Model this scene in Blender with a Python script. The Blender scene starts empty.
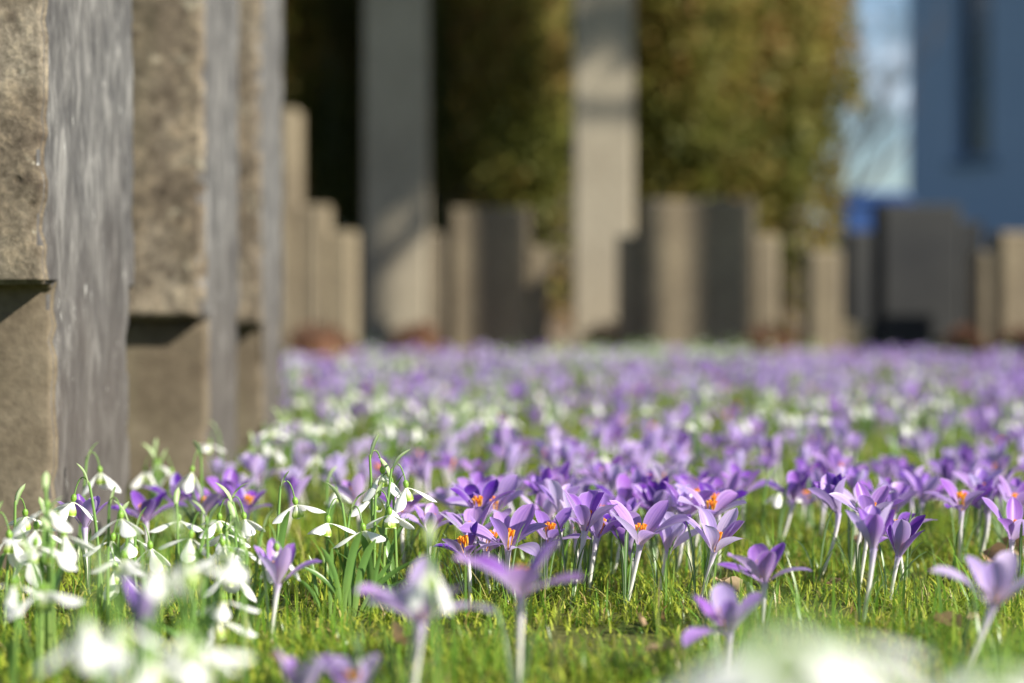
import bpy, math, random
import numpy as np
from mathutils import Vector, Matrix, Quaternion, noise

random.seed(11); rng = np.random.default_rng(11)
R = math.radians
PI = math.pi
scene = bpy.context.scene
col = scene.collection
CAMZ = 0.21; F = 2000.0; HY = 310.0

def X(px, d): return (px - 512.0) / F * d
def Zat(py, d): return CAMZ - (py - HY) / F * d
def dground(py): return CAMZ * F / (py - HY)

# ------------------------------------------------------------------ materials
def new_mat(name):
    m = bpy.data.materials.new(name); m.use_nodes = True
    nt = m.node_tree; nt.nodes.clear()
    return m, nt
def N(nt, typ, **kw):
    n = nt.nodes.new(typ)
    for k, v in kw.items():
        if k == 'inp':
            for a, b in v.items(): n.inputs[a].default_value = b
        else: setattr(n, k, v)
    return n
def ramp(nt, stops, fac=None, interp='LINEAR'):
    r = N(nt, 'ShaderNodeValToRGB'); cr = r.color_ramp; cr.interpolation = interp
    while len(cr.elements) < len(stops): cr.elements.new(0.5)
    for e, (p, c) in zip(cr.elements, stops):
        e.position = p; e.color = (c[0], c[1], c[2], 1) if len(c) == 3 else c
    if fac is not None: nt.links.new(fac, r.inputs[0])
    return r
def attr(nt, name, t='GEOMETRY'):
    a = N(nt, 'ShaderNodeAttribute'); a.attribute_name = name; a.attribute_type = t; return a
def mixc(nt, f, a, b, mode='MIX'):
    m = N(nt, 'ShaderNodeMix'); m.data_type = 'RGBA'; m.blend_type = mode
    for s, v in ((m.inputs[0], f), (m.inputs[6], a), (m.inputs[7], b)):
        if isinstance(v, (int, float)): s.default_value = v
        elif isinstance(v, tuple): s.default_value = (v[0], v[1], v[2], 1)
        else: nt.links.new(v, s)
    return m.outputs[2]
def math_(nt, op, a, b=0.0, clamp=False):
    m = N(nt, 'ShaderNodeMath'); m.operation = op; m.use_clamp = clamp
    for s, v in ((m.inputs[0], a), (m.inputs[1], b)):
        if isinstance(v, (int, float)): s.default_value = v
        else: nt.links.new(v, s)
    return m.outputs[0]

def thin_mat(name, colour_fn, transl=0.4, rough=0.45, spec=0.4):
    """petal / leaf: reflects on the lit side and lets light through"""
    m, nt = new_mat(name)
    c = colour_fn(nt)
    p = N(nt, 'ShaderNodeBsdfPrincipled', inp={'Roughness': rough, 'Specular IOR Level': spec})
    t = N(nt, 'ShaderNodeBsdfTranslucent')
    nt.links.new(c, p.inputs['Base Color'])
    t_c = mixc(nt, 0.6, c, mixc(nt, 1.0, c, c, 'MULTIPLY')) if name == 'crocus petal' else c
    nt.links.new(t_c, t.inputs['Color'])
    mx = N(nt, 'ShaderNodeMixShader'); mx.inputs[0].default_value = transl
    nt.links.new(p.outputs[0], mx.inputs[1]); nt.links.new(t.outputs[0], mx.inputs[2])
    o = N(nt, 'ShaderNodeOutputMaterial'); nt.links.new(mx.outputs[0], o.inputs[0])
    return m

def petal_col(nt):
    u = attr(nt, 'u').outputs['Fac']; v = attr(nt, 'v').outputs['Fac']; tone = attr(nt, 'tone').outputs['Fac']
    rnd = N(nt, 'ShaderNodeObjectInfo').outputs['Random']
    # three families of colour: violet, lilac, pale lavender
    deep = ramp(nt, [(0.0, (0.15, 0.035, 0.44)), (0.15, (0.27, 0.07, 0.52)), (0.30, (0.34, 0.15, 0.64)), (0.42, (0.50, 0.22, 0.72)), (0.56, (0.50, 0.33, 0.79)), (0.68, (0.66, 0.42, 0.80)), (0.82, (0.64, 0.56, 0.88)), (1.0, (0.80, 0.75, 0.90))], tone).outputs[0]
    pale = ramp(nt, [(0.0, (0.70, 0.56, 0.86)), (1.0, (0.88, 0.84, 0.93))], tone).outputs[0]
    geo = N(nt, 'ShaderNodeNewGeometry')
    back = math_(nt, 'MULTIPLY', geo.outputs['Backfacing'], 0.0)
    grad = ramp(nt, [(0.0, (0.8, 0.8, 0.8)), (0.20, (0.70, 0.70, 0.70)), (0.46, (0.22, 0.22, 0.22)), (0.80, (0.0, 0.0, 0.0)), (1.0, (0.06, 0.06, 0.06))], u).outputs[0]
    c = mixc(nt, grad, deep, pale)
    # veins running lengthwise
    comb = N(nt, 'ShaderNodeCombineXYZ'); nt.links.new(math_(nt, 'MULTIPLY', v, 9.0), comb.inputs[0]); nt.links.new(math_(nt, 'MULTIPLY', u, 0.9), comb.inputs[1])
    nt.links.new(math_(nt, 'MULTIPLY', rnd, 30.0), comb.inputs[2])
    nz = N(nt, 'ShaderNodeTexNoise', inp={'Scale': 1.3, 'Detail': 2.0}); nt.links.new(comb.outputs[0], nz.inputs['Vector'])
    vein = ramp(nt, [(0.38, (1.12, 1.08, 1.05)), (0.62, (0.66, 0.58, 0.84))], nz.outputs['Fac']).outputs[0]
    c = mixc(nt, 0.55, c, mixc(nt, 1.0, c, vein, 'MULTIPLY'))
    ed = ramp(nt, [(0.40, (0, 0, 0)), (0.5, (1, 1, 1))], math_(nt, 'ABSOLUTE', math_(nt, 'SUBTRACT', v, 0.5))).outputs[0]
    c = mixc(nt, math_(nt, 'MULTIPLY', ed, 0.45), c, (0.82, 0.76, 0.92))
    side = attr(nt, 'side').outputs['Fac']      # outer tepals have a silvery outside
    sil = math_(nt, 'MULTIPLY', side, math_(nt, 'MULTIPLY', geo.outputs['Backfacing'], 0.55))
    inside = math_(nt, 'MULTIPLY', math_(nt, 'SUBTRACT', 1.0, geo.outputs['Backfacing']), 0.5)
    c = mixc(nt, inside, c, mixc(nt, 1.0, c, (0.66, 0.48, 0.82), 'MULTIPLY'))
    return mixc(nt, sil, c, (0.72, 0.62, 0.88))
MAT = {}
MAT['petal'] = thin_mat('crocus petal', petal_col, 0.50, 0.38, 0.4)

def stem_col(nt):
    u = attr(nt, 'u').outputs['Fac']; tone = attr(nt, 'tone').outputs['Fac']
    return ramp(nt, [(0.0, (0.55, 0.60, 0.34)), (0.25, (0.74, 0.75, 0.62)), (0.7, (0.80, 0.77, 0.78)), (1.0, (0.62, 0.52, 0.78))], u).outputs[0]
MAT['tube'] = thin_mat('crocus tube', stem_col, 0.25, 0.5, 0.3)
MAT['stigma'] = thin_mat('orange stigma', lambda nt: ramp(nt, [(0.0, (0.90, 0.50, 0.06)), (1.0, (0.92, 0.33, 0.03))], attr(nt, 'u').outputs['Fac']).outputs[0], 0.2, 0.6, 0.2)

def cleaf_col(nt):
    v = attr(nt, 'v').outputs['Fac']
    a = math_(nt, 'ABSOLUTE', math_(nt, 'SUBTRACT', v, 0.5))
    return ramp(nt, [(0.0, (0.42, 0.50, 0.34)), (0.10, (0.30, 0.40, 0.22)), (0.17, (0.07, 0.16, 0.035)), (0.5, (0.10, 0.22, 0.045))], a).outputs[0]
MAT['cleaf'] = thin_mat('crocus leaf', cleaf_col, 0.35, 0.4, 0.5)

MAT['white'] = thin_mat('snowdrop white', lambda nt: ramp(nt, [(0.0, (0.74, 0.82, 0.56)), (0.16, (0.88, 0.89, 0.85)), (1.0, (0.90, 0.90, 0.90))], attr(nt, 'u').outputs['Fac']).outputs[0], 0.38, 0.45, 0.3)
MAT['inner'] = thin_mat('snowdrop inner', lambda nt: ramp(nt, [(0.0, (0.80, 0.85, 0.62)), (0.35, (0.86, 0.88, 0.78)), (0.62, (0.66, 0.78, 0.26)), (0.80, (0.32, 0.52, 0.05)), (0.90, (0.50, 0.66, 0.12)), (0.97, (0.86, 0.88, 0.76))], attr(nt, 'u').outputs['Fac']).outputs[0], 0.4, 0.45, 0.3)
MAT['ovary'] = thin_mat('snowdrop ovary', lambda nt: ramp(nt, [(0.0, (0.16, 0.34, 0.04)), (1.0, (0.30, 0.48, 0.07))], attr(nt, 'u').outputs['Fac']).outputs[0], 0.15, 0.35, 0.5)
def sstem_col(nt):
    return ramp(nt, [(0.0, (0.26, 0.36, 0.10)), (0.5, (0.17, 0.32, 0.07)), (1.0, (0.20, 0.36, 0.09))], attr(nt, 'u').outputs['Fac']).outputs[0]
MAT['sstem'] = thin_mat('snowdrop stem', sstem_col, 0.2, 0.4, 0.5)
def spathe_col(nt):
    v = attr(nt, 'v').outputs['Fac']
    a = math_(nt, 'ABSOLUTE', math_(nt, 'SUBTRACT', v, 0.5))
    return ramp(nt, [(0.0, (0.62, 0.72, 0.44)), (0.22, (0.52, 0.64, 0.34)), (0.42, (0.28, 0.44, 0.14))], a).outputs[0]
MAT['spathe'] = thin_mat('snowdrop spathe', spathe_col, 0.45, 0.4, 0.4)
def sleaf_col(nt):
    u = attr(nt, 'u').outputs['Fac']
    base = ramp(nt, [(0.0, (0.26, 0.38, 0.08)), (0.5, (0.14, 0.28, 0.055)), (1.0, (0.17, 0.32, 0.06))], u).outputs[0]
    nz = N(nt, 'ShaderNodeTexNoise', inp={'Scale': 90.0, 'Detail': 2.0})
    tc = N(nt, 'ShaderNodeTexCoord'); nt.links.new(tc.outputs['Object'], nz.inputs['Vector'])
    return mixc(nt, 0.35, base, mixc(nt, nz.outputs['Fac'], (0.05, 0.14, 0.04), (0.20, 0.36, 0.13)))
MAT['sleaf'] = thin_mat('snowdrop leaf', sleaf_col, 0.35, 0.35, 0.5)

def grass_col(nt):
    u = attr(nt, 'u').outputs['Fac']; tone = attr(nt, 'tone').outputs['Fac']
    c = ramp(nt, [(0.0, (0.02, 0.08, 0.010)), (0.35, (0.09, 0.22, 0.02)), (0.6, (0.17, 0.36, 0.03)), (0.82, (0.33, 0.44, 0.06)), (0.93, (0.42, 0.38, 0.13)), (1.0, (0.56, 0.42, 0.24))], tone).outputs[0]
    return mixc(nt, math_(nt, 'MULTIPLY', u, 0.3), c, (0.30, 0.38, 0.09))
MAT['grass'] = thin_mat('grass blades', grass_col, 0.46, 0.34, 0.5)
def moss_col(nt):
    tone = attr(nt, 'tone').outputs['Fac']
    return ramp(nt, [(0.0, (0.06, 0.11, 0.010)), (0.4, (0.22, 0.31, 0.025)), (0.75, (0.45, 0.48, 0.06)), (0.93, (0.42, 0.36, 0.12)), (1.0, (0.30, 0.18, 0.08))], tone).outputs[0]
MAT['moss'] = thin_mat('moss', moss_col, 0.35, 0.6, 0.2)
def dead_col(nt):
    tc = N(nt, 'ShaderNodeTexCoord')
    nz = N(nt, 'ShaderNodeTexNoise', inp={'Scale': 60.0, 'Detail': 4.0}); nt.links.new(tc.outputs['Object'], nz.inputs['Vector'])
    tone = attr(nt, 'tone').outputs['Fac']
    c = ramp(nt, [(0.0, (0.20, 0.10, 0.05)), (0.5, (0.36, 0.22, 0.12)), (1.0, (0.58, 0.46, 0.30))], tone).outputs[0]
    return mixc(nt, 0.5, c, mixc(nt, nz.outputs['Fac'], (0.12, 0.06, 0.03), (0.62, 0.48, 0.30)))
MAT['dead'] = thin_mat('dry leaf', dead_col, 0.3, 0.6, 0.25)

def leafy(name, stops, scale=0.8):
    def f(nt):
        tc = N(nt, 'ShaderNodeTexCoord')
        nz = N(nt, 'ShaderNodeTexNoise', inp={'Scale': scale, 'Detail': 3.0, 'Roughness': 0.6}); nt.links.new(tc.outputs['Object'], nz.inputs['Vector'])
        tone = attr(nt, 'tone').outputs['Fac']
        k = math_(nt, 'ADD', math_(nt, 'MULTIPLY', nz.outputs['Fac'], 1.25), math_(nt, 'SUBTRACT', math_(nt, 'MULTIPLY', tone, 0.4), 0.33))
        return ramp(nt, stops, k).outputs[0]
    return thin_mat(name, f, 0.25, 0.6, 0.25)
MAT['hedge'] = leafy('evergreen foliage', [(0.15, (0.075, 0.090, 0.015)), (0.40, (0.125, 0.13, 0.022)), (0.55, (0.17, 0.145, 0.028)), (0.68, (0.22, 0.13, 0.038)), (0.85, (0.25, 0.13, 0.05))], 1.2)
MAT['darkhedge'] = leafy('dark evergreen foliage', [(0.2, (0.065, 0.08, 0.02)), (0.5, (0.12, 0.125, 0.03)), (0.8, (0.19, 0.14, 0.04))], 1.0)
MAT['heather'] = leafy('rust brown heather', [(0.2, (0.10, 0.042, 0.024)), (0.5, (0.17, 0.080, 0.045)), (0.8, (0.23, 0.125, 0.07))], 9.0)

def solid(name, colfn, rough=0.85, bump=None, spec=0.3):
    m, nt = new_mat(name)
    p = N(nt, 'ShaderNodeBsdfPrincipled', inp={'Roughness': rough, 'Specular IOR Level': spec})
    c, h = colfn(nt)
    if isinstance(c, tuple): p.inputs['Base Color'].default_value = (*c, 1)
    else: nt.links.new(c, p.inputs['Base Color'])
    if h is not None:
        b = N(nt, 'ShaderNodeBump', inp={'Strength': bump[0], 'Distance': bump[1]})
        nt.links.new(h, b.inputs['Height']); nt.links.new(b.outputs[0], p.inputs['Normal'])
    o = N(nt, 'ShaderNodeOutputMaterial'); nt.links.new(p.outputs[0], o.inputs[0])
    return m
def tex(nt, scale, detail=4.0, rough=0.6, stretch=(1, 1, 1), kind='ShaderNodeTexNoise', dist=0.0, coord='Object', seed=0.0):
    tc = N(nt, 'ShaderNodeTexCoord'); mp = N(nt, 'ShaderNodeMapping'); mp.inputs['Scale'].default_value = stretch
    mp.inputs['Location'].default_value = (seed, seed * 1.7, seed * .6)
    nt.links.new(tc.outputs[coord], mp.inputs[0])
    n = N(nt, kind); n.inputs['Scale'].default_value = scale
    if kind == 'ShaderNodeTexNoise':
        n.inputs['Detail'].default_value = detail; n.inputs['Roughness'].default_value = rough; n.inputs['Distortion'].default_value = dist
    nt.links.new(mp.outputs[0], n.inputs['Vector'])
    return n
def brown_stone(nt):
    a = tex(nt, 7.0, 5.0, 0.65); b = tex(nt, 48.0, 7.0, 0.75); v = tex(nt, 60.0, kind='ShaderNodeTexVoronoi'); l = tex(nt, 26.0, 5.0, 0.72, dist=0.6)
    w = tex(nt, 11.0, 3.0, 0.6, stretch=(1, 1, 0.18), seed=3.0)
    base = ramp(nt, [(0.28, (0.078, 0.062, 0.046)), (0.5, (0.145, 0.120, 0.088)), (0.72, (0.24, 0.212, 0.165))], a.outputs['Fac']).outputs[0]
    g = ramp(nt, [(0.34, (0.30, 0.27, 0.24)), (0.50, (1, 1, 1)), (0.66, (2.2, 2.15, 2.0))], b.outputs['Fac']).outputs[0]
    c = mixc(nt, 0.8, base, mixc(nt, 1.0, base, g, 'MULTIPLY'))
    # pale lichen spots and dark pits
    lf = ramp(nt, [(0.60, (0, 0, 0)), (0.68, (1, 1, 1))], l.outputs['Fac']).outputs[0]
    c = mixc(nt, math_(nt, 'MULTIPLY', lf, 0.6), c, (0.40, 0.38, 0.29))
    pf = ramp(nt, [(0.10, (1, 1, 1)), (0.24, (0, 0, 0))], v.outputs['Distance']).outputs[0]
    c = mixc(nt, math_(nt, 'MULTIPLY', pf, 0.55), c, (0.07, 0.052, 0.036))
    wf = ramp(nt, [(0.42, (0, 0, 0)), (0.62, (1, 1, 1))], w.outputs['Fac']).outputs[0]
    c = mixc(nt, math_(nt, 'MULTIPLY', wf, 0.2), c, (0.12, 0.12, 0.07))
    v2 = tex(nt, 34.0, kind='ShaderNodeTexVoronoi', seed=6.0)
    p2 = ramp(nt, [(0.12, (1, 1, 1)), (0.27, (0, 0, 0))], v2.outputs['Distance']).outputs[0]
    c = mixc(nt, math_(nt, 'MULTIPLY', p2, 0.7), c, (0.045, 0.034, 0.025))
    h = math_(nt, 'ADD', b.outputs['Fac'], math_(nt, 'MULTIPLY', pf, -0.35))
    return c, h
MAT['stone'] = solid('weathered brown stone', brown_stone, 0.92, (0.8, 0.004), 0.2)
def smooth_brown(nt):
    a = tex(nt, 9.0, 5.0, 0.6); b = tex(nt, 120.0, 4.0, 0.6)
    w = tex(nt, 14.0, 4.0, 0.6, stretch=(1, 1, 0.12), seed=7.0)
    base = ramp(nt, [(0.28, (0.085, 0.066, 0.045)), (0.5, (0.135, 0.110, 0.078)), (0.72, (0.20, 0.17, 0.125))], a.outputs['Fac']).outputs[0]
    g = ramp(nt, [(0.3, (0.78, 0.77, 0.75)), (0.7, (1.15, 1.15, 1.12))], b.outputs['Fac']).outputs[0]
    c = mixc(nt, 1.0, base, g, 'MULTIPLY')
    wf = ramp(nt, [(0.52, (0, 0, 0)), (0.60, (1, 1, 1))], w.outputs['Fac']).outputs[0]
    return mixc(nt, math_(nt, 'MULTIPLY', wf, 0.25), c, (0.16, 0.145, 0.09)), b.outputs['Fac']
MAT['stone_low'] = solid('smooth brown stone', smooth_brown, 0.9, (0.5, 0.002), 0.2)
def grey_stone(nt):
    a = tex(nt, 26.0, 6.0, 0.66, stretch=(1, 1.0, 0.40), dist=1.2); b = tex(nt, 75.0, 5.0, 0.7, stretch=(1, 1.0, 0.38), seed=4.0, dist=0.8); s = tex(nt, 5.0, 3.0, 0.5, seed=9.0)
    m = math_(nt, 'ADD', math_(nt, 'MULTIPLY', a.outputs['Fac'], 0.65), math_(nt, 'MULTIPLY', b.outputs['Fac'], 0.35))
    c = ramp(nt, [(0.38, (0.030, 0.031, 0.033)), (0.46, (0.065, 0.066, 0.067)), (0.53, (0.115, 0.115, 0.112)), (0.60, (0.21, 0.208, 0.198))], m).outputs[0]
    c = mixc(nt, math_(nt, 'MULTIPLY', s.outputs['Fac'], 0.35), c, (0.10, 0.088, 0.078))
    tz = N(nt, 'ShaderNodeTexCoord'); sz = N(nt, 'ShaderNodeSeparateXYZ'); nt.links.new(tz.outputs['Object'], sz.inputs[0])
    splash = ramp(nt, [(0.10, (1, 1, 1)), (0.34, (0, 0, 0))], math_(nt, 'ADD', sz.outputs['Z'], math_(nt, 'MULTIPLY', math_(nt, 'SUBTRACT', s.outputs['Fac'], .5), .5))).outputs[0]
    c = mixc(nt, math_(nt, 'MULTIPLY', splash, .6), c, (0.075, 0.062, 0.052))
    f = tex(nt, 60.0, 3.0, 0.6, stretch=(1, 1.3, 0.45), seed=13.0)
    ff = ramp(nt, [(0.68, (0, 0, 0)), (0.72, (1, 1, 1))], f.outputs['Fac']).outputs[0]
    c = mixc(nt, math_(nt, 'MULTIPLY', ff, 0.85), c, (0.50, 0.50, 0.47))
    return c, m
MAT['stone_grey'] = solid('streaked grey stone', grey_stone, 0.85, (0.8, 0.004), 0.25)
def far_stone(nt):
    a = tex(nt, 2.2, 5.0, 0.6); w = tex(nt, 9.0, 4.0, 0.6, stretch=(1, 1, 0.12), seed=2.0); b = tex(nt, 40.0, 4.0, 0.6)
    rnd = N(nt, 'ShaderNodeObjectInfo').outputs['Random']
    base = ramp(nt, [(0.3, (0.15, 0.12, 0.08)), (0.55, (0.23, 0.19, 0.125)), (0.75, (0.30, 0.255, 0.17))], a.outputs['Fac']).outputs[0]
    wf = ramp(nt, [(0.42, (0, 0, 0)), (0.62, (1, 1, 1))], w.outputs['Fac']).outputs[0]
    c = mixc(nt, math_(nt, 'MULTIPLY', wf, 0.5), base, (0.13, 0.11, 0.08))
    g = ramp(nt, [(0.3, (0.75, 0.75, 0.75)), (0.7, (1.2, 1.2, 1.2))], b.outputs['Fac']).outputs[0]
    return mixc(nt, 1.0, c, g, 'MULTIPLY'), b.outputs['Fac']
MAT['farstone'] = solid('pale brown stone', far_stone, 0.9, (0.5, 0.006), 0.2)
def dark_shaded_stone(nt):  # dark stone, blackened further: the tree shadow is put into its colour
    a = tex(nt, 3.0, 5.0, 0.6); w = tex(nt, 10.0, 4.0, 0.6, stretch=(1, 1, 0.1), seed=5.0)
    base = ramp(nt, [(0.3, (0.014, 0.016, 0.019)), (0.6, (0.030, 0.032, 0.032)), (0.8, (0.060, 0.058, 0.05))], a.outputs['Fac']).outputs[0]
    return mixc(nt, math_(nt, 'MULTIPLY', w.outputs['Fac'], 0.3), base, (0.06, 0.057, 0.05)), a.outputs['Fac']
MAT['dark_shaded'] = solid('dark grey stone with painted shade', dark_shaded_stone, 0.8, (0.4, 0.006), 0.3)
def column_stone(nt):
    a = tex(nt, 1.6, 5.0, 0.6); b = tex(nt, 45.0, 4.0, 0.6); w = tex(nt, 8.0, 4.0, 0.6, stretch=(1, 1, 0.08), seed=5.0)
    base = ramp(nt, [(0.3, (0.25, 0.215, 0.155)), (0.7, (0.36, 0.32, 0.235))], a.outputs['Fac']).outputs[0]
    g = ramp(nt, [(0.3, (0.8, 0.8, 0.8)), (0.7, (1.1, 1.1, 1.1))], b.outputs['Fac']).outputs[0]
    c = mixc(nt, math_(nt, 'MULTIPLY', w.outputs['Fac'], 0.35), base, (0.28, 0.27, 0.22))
    return mixc(nt, 1.0, c, g, 'MULTIPLY'), b.outputs['Fac']
MAT['column'] = solid('pale column stone', column_stone, 0.9, (0.4, 0.005), 0.2)
def soil(nt):
    a = tex(nt, 3.0, 6.0, 0.65, coord='Object'); b = tex(nt, 160.0, 5.0, 0.7)
    base = ramp(nt, [(0.3, (0.055, 0.060, 0.018)), (0.5, (0.09, 0.105, 0.025)), (0.72, (0.12, 0.10, 0.045))], a.outputs['Fac']).outputs[0]
    g = ramp(nt, [(0.3, (0.5, 0.5, 0.5)), (0.7, (1.4, 1.4, 1.3))], b.outputs['Fac']).outputs[0]
    return mixc(nt, 1.0, base, g, 'MULTIPLY'), b.outputs['Fac']
MAT['ground'] = solid('mossy soil', soil, 0.95, (0.7, 0.006), 0.15)
def bed(nt):
    a = tex(nt, 14.0, 5.0, 0.65)
    return ramp(nt, [(0.3, (0.09, 0.055, 0.035)), (0.6, (0.20, 0.11, 0.07)), (0.8, (0.27, 0.17, 0.10))], a.outputs['Fac']).outputs[0], a.outputs['Fac']
MAT['bed'] = solid('bare bed soil', bed, 0.95, (0.6, 0.02), 0.1)
def render_wall(nt):
    a = tex(nt, 0.7, 4.0, 0.6); b = tex(nt, 30.0, 3.0, 0.6)
    return mixc(nt, a.outputs['Fac'], (0.20, 0.28, 0.43), (0.25, 0.33, 0.49)), b.outputs['Fac']
MAT['bluewall'] = solid('pale blue render', render_wall, 0.85, (0.2, 0.01), 0.3)
MAT['bluepaint'] = solid('blue paint', lambda nt: (mixc(nt, tex(nt, 3.0).outputs['Fac'], (0.02, 0.055, 0.17), (0.03, 0.07, 0.22)), None), 0.45)
MAT['glass'] = solid('dark window glass', lambda nt: ((0.02, 0.035, 0.06), None), 0.08, spec=0.6)
MAT['trim'] = solid('dark blue frame', lambda nt: (mixc(nt, tex(nt, 8.0).outputs['Fac'], (0.07, 0.12, 0.20), (0.10, 0.16, 0.26)), None), 0.6)
MAT['rooftile'] = solid('roof tile', lambda nt: (mixc(nt, tex(nt, 9.0).outputs['Fac'], (0.09, 0.06, 0.05), (0.17, 0.10, 0.08)), None), 0.8)
MAT['rubber'] = solid('black rubber', lambda nt: ((0.02, 0.02, 0.02), None), 0.7)
def bark(nt):
    a = tex(nt, 18.0, 5.0, 0.65, stretch=(1, 1, 0.25))
    return ramp(nt, [(0.3, (0.05, 0.04, 0.03)), (0.7, (0.17, 0.135, 0.105))], a.outputs['Fac']).outputs[0], a.outputs['Fac']
MAT['bark'] = solid('bark', bark, 0.9, (0.8, 0.02), 0.2)

# ------------------------------------------------------------------ mesh helpers
class MB:
    def __init__(s): s.v = []; s.f = []; s.a = {k: [] for k in ('u', 'v', 'tone', 'side')}; s.n = 0; s.m = []
    def add(s, V, Fc, u=0., v=0.5, tone=0.5, side=0., mi=0):
        V = np.asarray(V, dtype=np.float32).reshape(-1, 3); k = len(V)
        s.v.append(V); s.f.append(np.asarray(Fc, dtype=np.int32) + s.n)
        for nme, val in (('u', u), ('v', v), ('tone', tone), ('side', side)):
            s.a[nme].append(np.broadcast_to(np.asarray(val, dtype=np.float32).ravel(), (k,)) if np.size(val) == 1 else np.asarray(val, dtype=np.float32).ravel())
        s.m.append(np.full(len(Fc), mi, dtype=np.int32)); s.n += k
        return s
    def arrays(s):
        return (np.concatenate(s.v), np.concatenate(s.f), {k: np.concatenate(x) for k, x in s.a.items()}, np.concatenate(s.m))
    def mesh(s, name, mats, smooth=True):
        return arrays_to_mesh(name, *s.arrays(), mats, smooth)
def arrays_to_mesh(name, V, Fq, A, M, mats, smooth=True):
    me = bpy.data.meshes.new(name)
    nf, k = Fq.shape
    if k == 4:
        tri = Fq[:, 2] == Fq[:, 3]
        if tri.any():
            sizes = np.where(tri, 3, 4); loops = Fq.ravel()[np.stack([np.ones(nf, bool)] * 3 + [~tri], 1).ravel()]
        else: sizes = np.full(nf, 4); loops = Fq.ravel()
    else: sizes = np.full(nf, k); loops = Fq.ravel()
    starts = np.concatenate([[0], np.cumsum(sizes)[:-1]])
    me.vertices.add(len(V)); me.vertices.foreach_set('co', V.astype(np.float32).ravel())
    me.loops.add(len(loops)); me.loops.foreach_set('vertex_index', loops.astype(np.int32))
    me.polygons.add(nf); me.polygons.foreach_set('loop_start', starts.astype(np.int32)); me.polygons.foreach_set('loop_total', sizes.astype(np.int32))
    if len(mats) > 1: me.polygons.foreach_set('material_index', M)
    me.update(calc_edges=True)
    if smooth: me.polygons.foreach_set('use_smooth', np.ones(nf, bool))
    for nme in A:
        at = me.attributes.new(nme, 'FLOAT', 'POINT'); at.data.foreach_set('value', A[nme].astype(np.float32))
    for m in mats: me.materials.append(MAT[m])
    return me
def grid_faces(nu, nv, wrap=False):
    i = np.arange(nu - 1)[:, None]; j = np.arange(nv if wrap else nv - 1)[None, :]
    j2 = (j + 1) % nv
    return np.stack([i * nv + j, i * nv + j2, (i + 1) * nv + j2, (i + 1) * nv + j], -1).reshape(-1, 4)
def link(name, me, parent=None, loc=(0, 0, 0), rotz=0, sc=1.0):
    o = bpy.data.objects.new(name, me); col.objects.link(o)
    o.location = loc; o.rotation_euler = (0, 0, rotz); o.scale = (sc, sc, sc)
    if parent is not None: o.parent = parent
    return o
def tag(o, label=None, cat=None, group=None, kind=None):
    if label: o['label'] = label
    if cat: o['category'] = cat
    if group: o['group'] = group
    if kind: o['kind'] = kind
    return o
def empty(name, loc, rz=0.0, sc=1.0):
    o = bpy.data.objects.new(name, None); col.objects.link(o); o.location = loc; o.rotation_euler = (0, 0, rz); o.scale = (sc, sc, sc)
    o.empty_display_size = 0.02
    return o
def frame_from(axis):
    a = Vector(axis).normalized()
    return np.array(Vector((0, 0, 1)).rotation_difference(a).to_matrix())
def bez(p0, p1, p2, n):
    t = np.linspace(0, 1, n)[:, None]
    return (1 - t) ** 2 * np.array(p0) + 2 * t * (1 - t) * np.array(p1) + t * t * np.array(p2)
def tube(mb, P, rad, k=8, tone=0.5, mi=0, u=None):
    P = np.asarray(P, float); n = len(P); rad = np.broadcast_to(np.asarray(rad, float), (n,))
    T = np.gradient(P, axis=0); T /= np.linalg.norm(T, axis=1, keepdims=True) + 1e-12
    ref = np.array([1.0, 0.13, 0.07]) if abs(T[0][0]) < 0.8 else np.array([0.1, 1.0, 0.1])
    A = np.cross(T, ref); A /= np.linalg.norm(A, axis=1, keepdims=True); B = np.cross(T, A)
    an = np.arange(k) / k * 2 * PI
    V = P[:, None, :] + rad[:, None, None] * (np.cos(an)[None, :, None] * A[:, None, :] + np.sin(an)[None, :, None] * B[:, None, :])
    uu = np.repeat(np.linspace(0, 1, n) if u is None else u, k)
    mb.add(V.reshape(-1, 3), grid_faces(n, k, True), uu, 0.5, tone, 0., mi)
def strap(mb, P, W, side_dir, fold=0.15, nv=3, tone=0.5, tipp=0.6, mi=0):
    """leaf: ribbon along the line P with width W, folded a little along its middle"""
    P = np.asarray(P, float); n = len(P)
    T = np.gradient(P, axis=0); T /= np.linalg.norm(T, axis=1, keepdims=True) + 1e-12
    S = np.broadcast_to(np.asarray(side_dir, float), (n, 3)); S = S - (S * T).sum(1, keepdims=True) * T
    S /= np.linalg.norm(S, axis=1, keepdims=True) + 1e-12; Nn = np.cross(T, S)
    t = np.linspace(0, 1, n); w = W / 2 * np.minimum(1, (1 - t) * 4 + 0.03) ** tipp * (0.55 + 0.45 * np.minimum(1, t * 3))
    vv = np.linspace(-1, 1, nv)
    V = P[:, None] + (w[:, None] * vv)[..., None] * S[:, None] + (w[:, None] * fold * np.abs(vv))[..., None] * Nn[:, None]
    mb.add(V.reshape(-1, 3), grid_faces(n, nv), np.repeat(t, nv), np.tile((vv + 1) / 2, n), tone, 0., mi)

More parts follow.
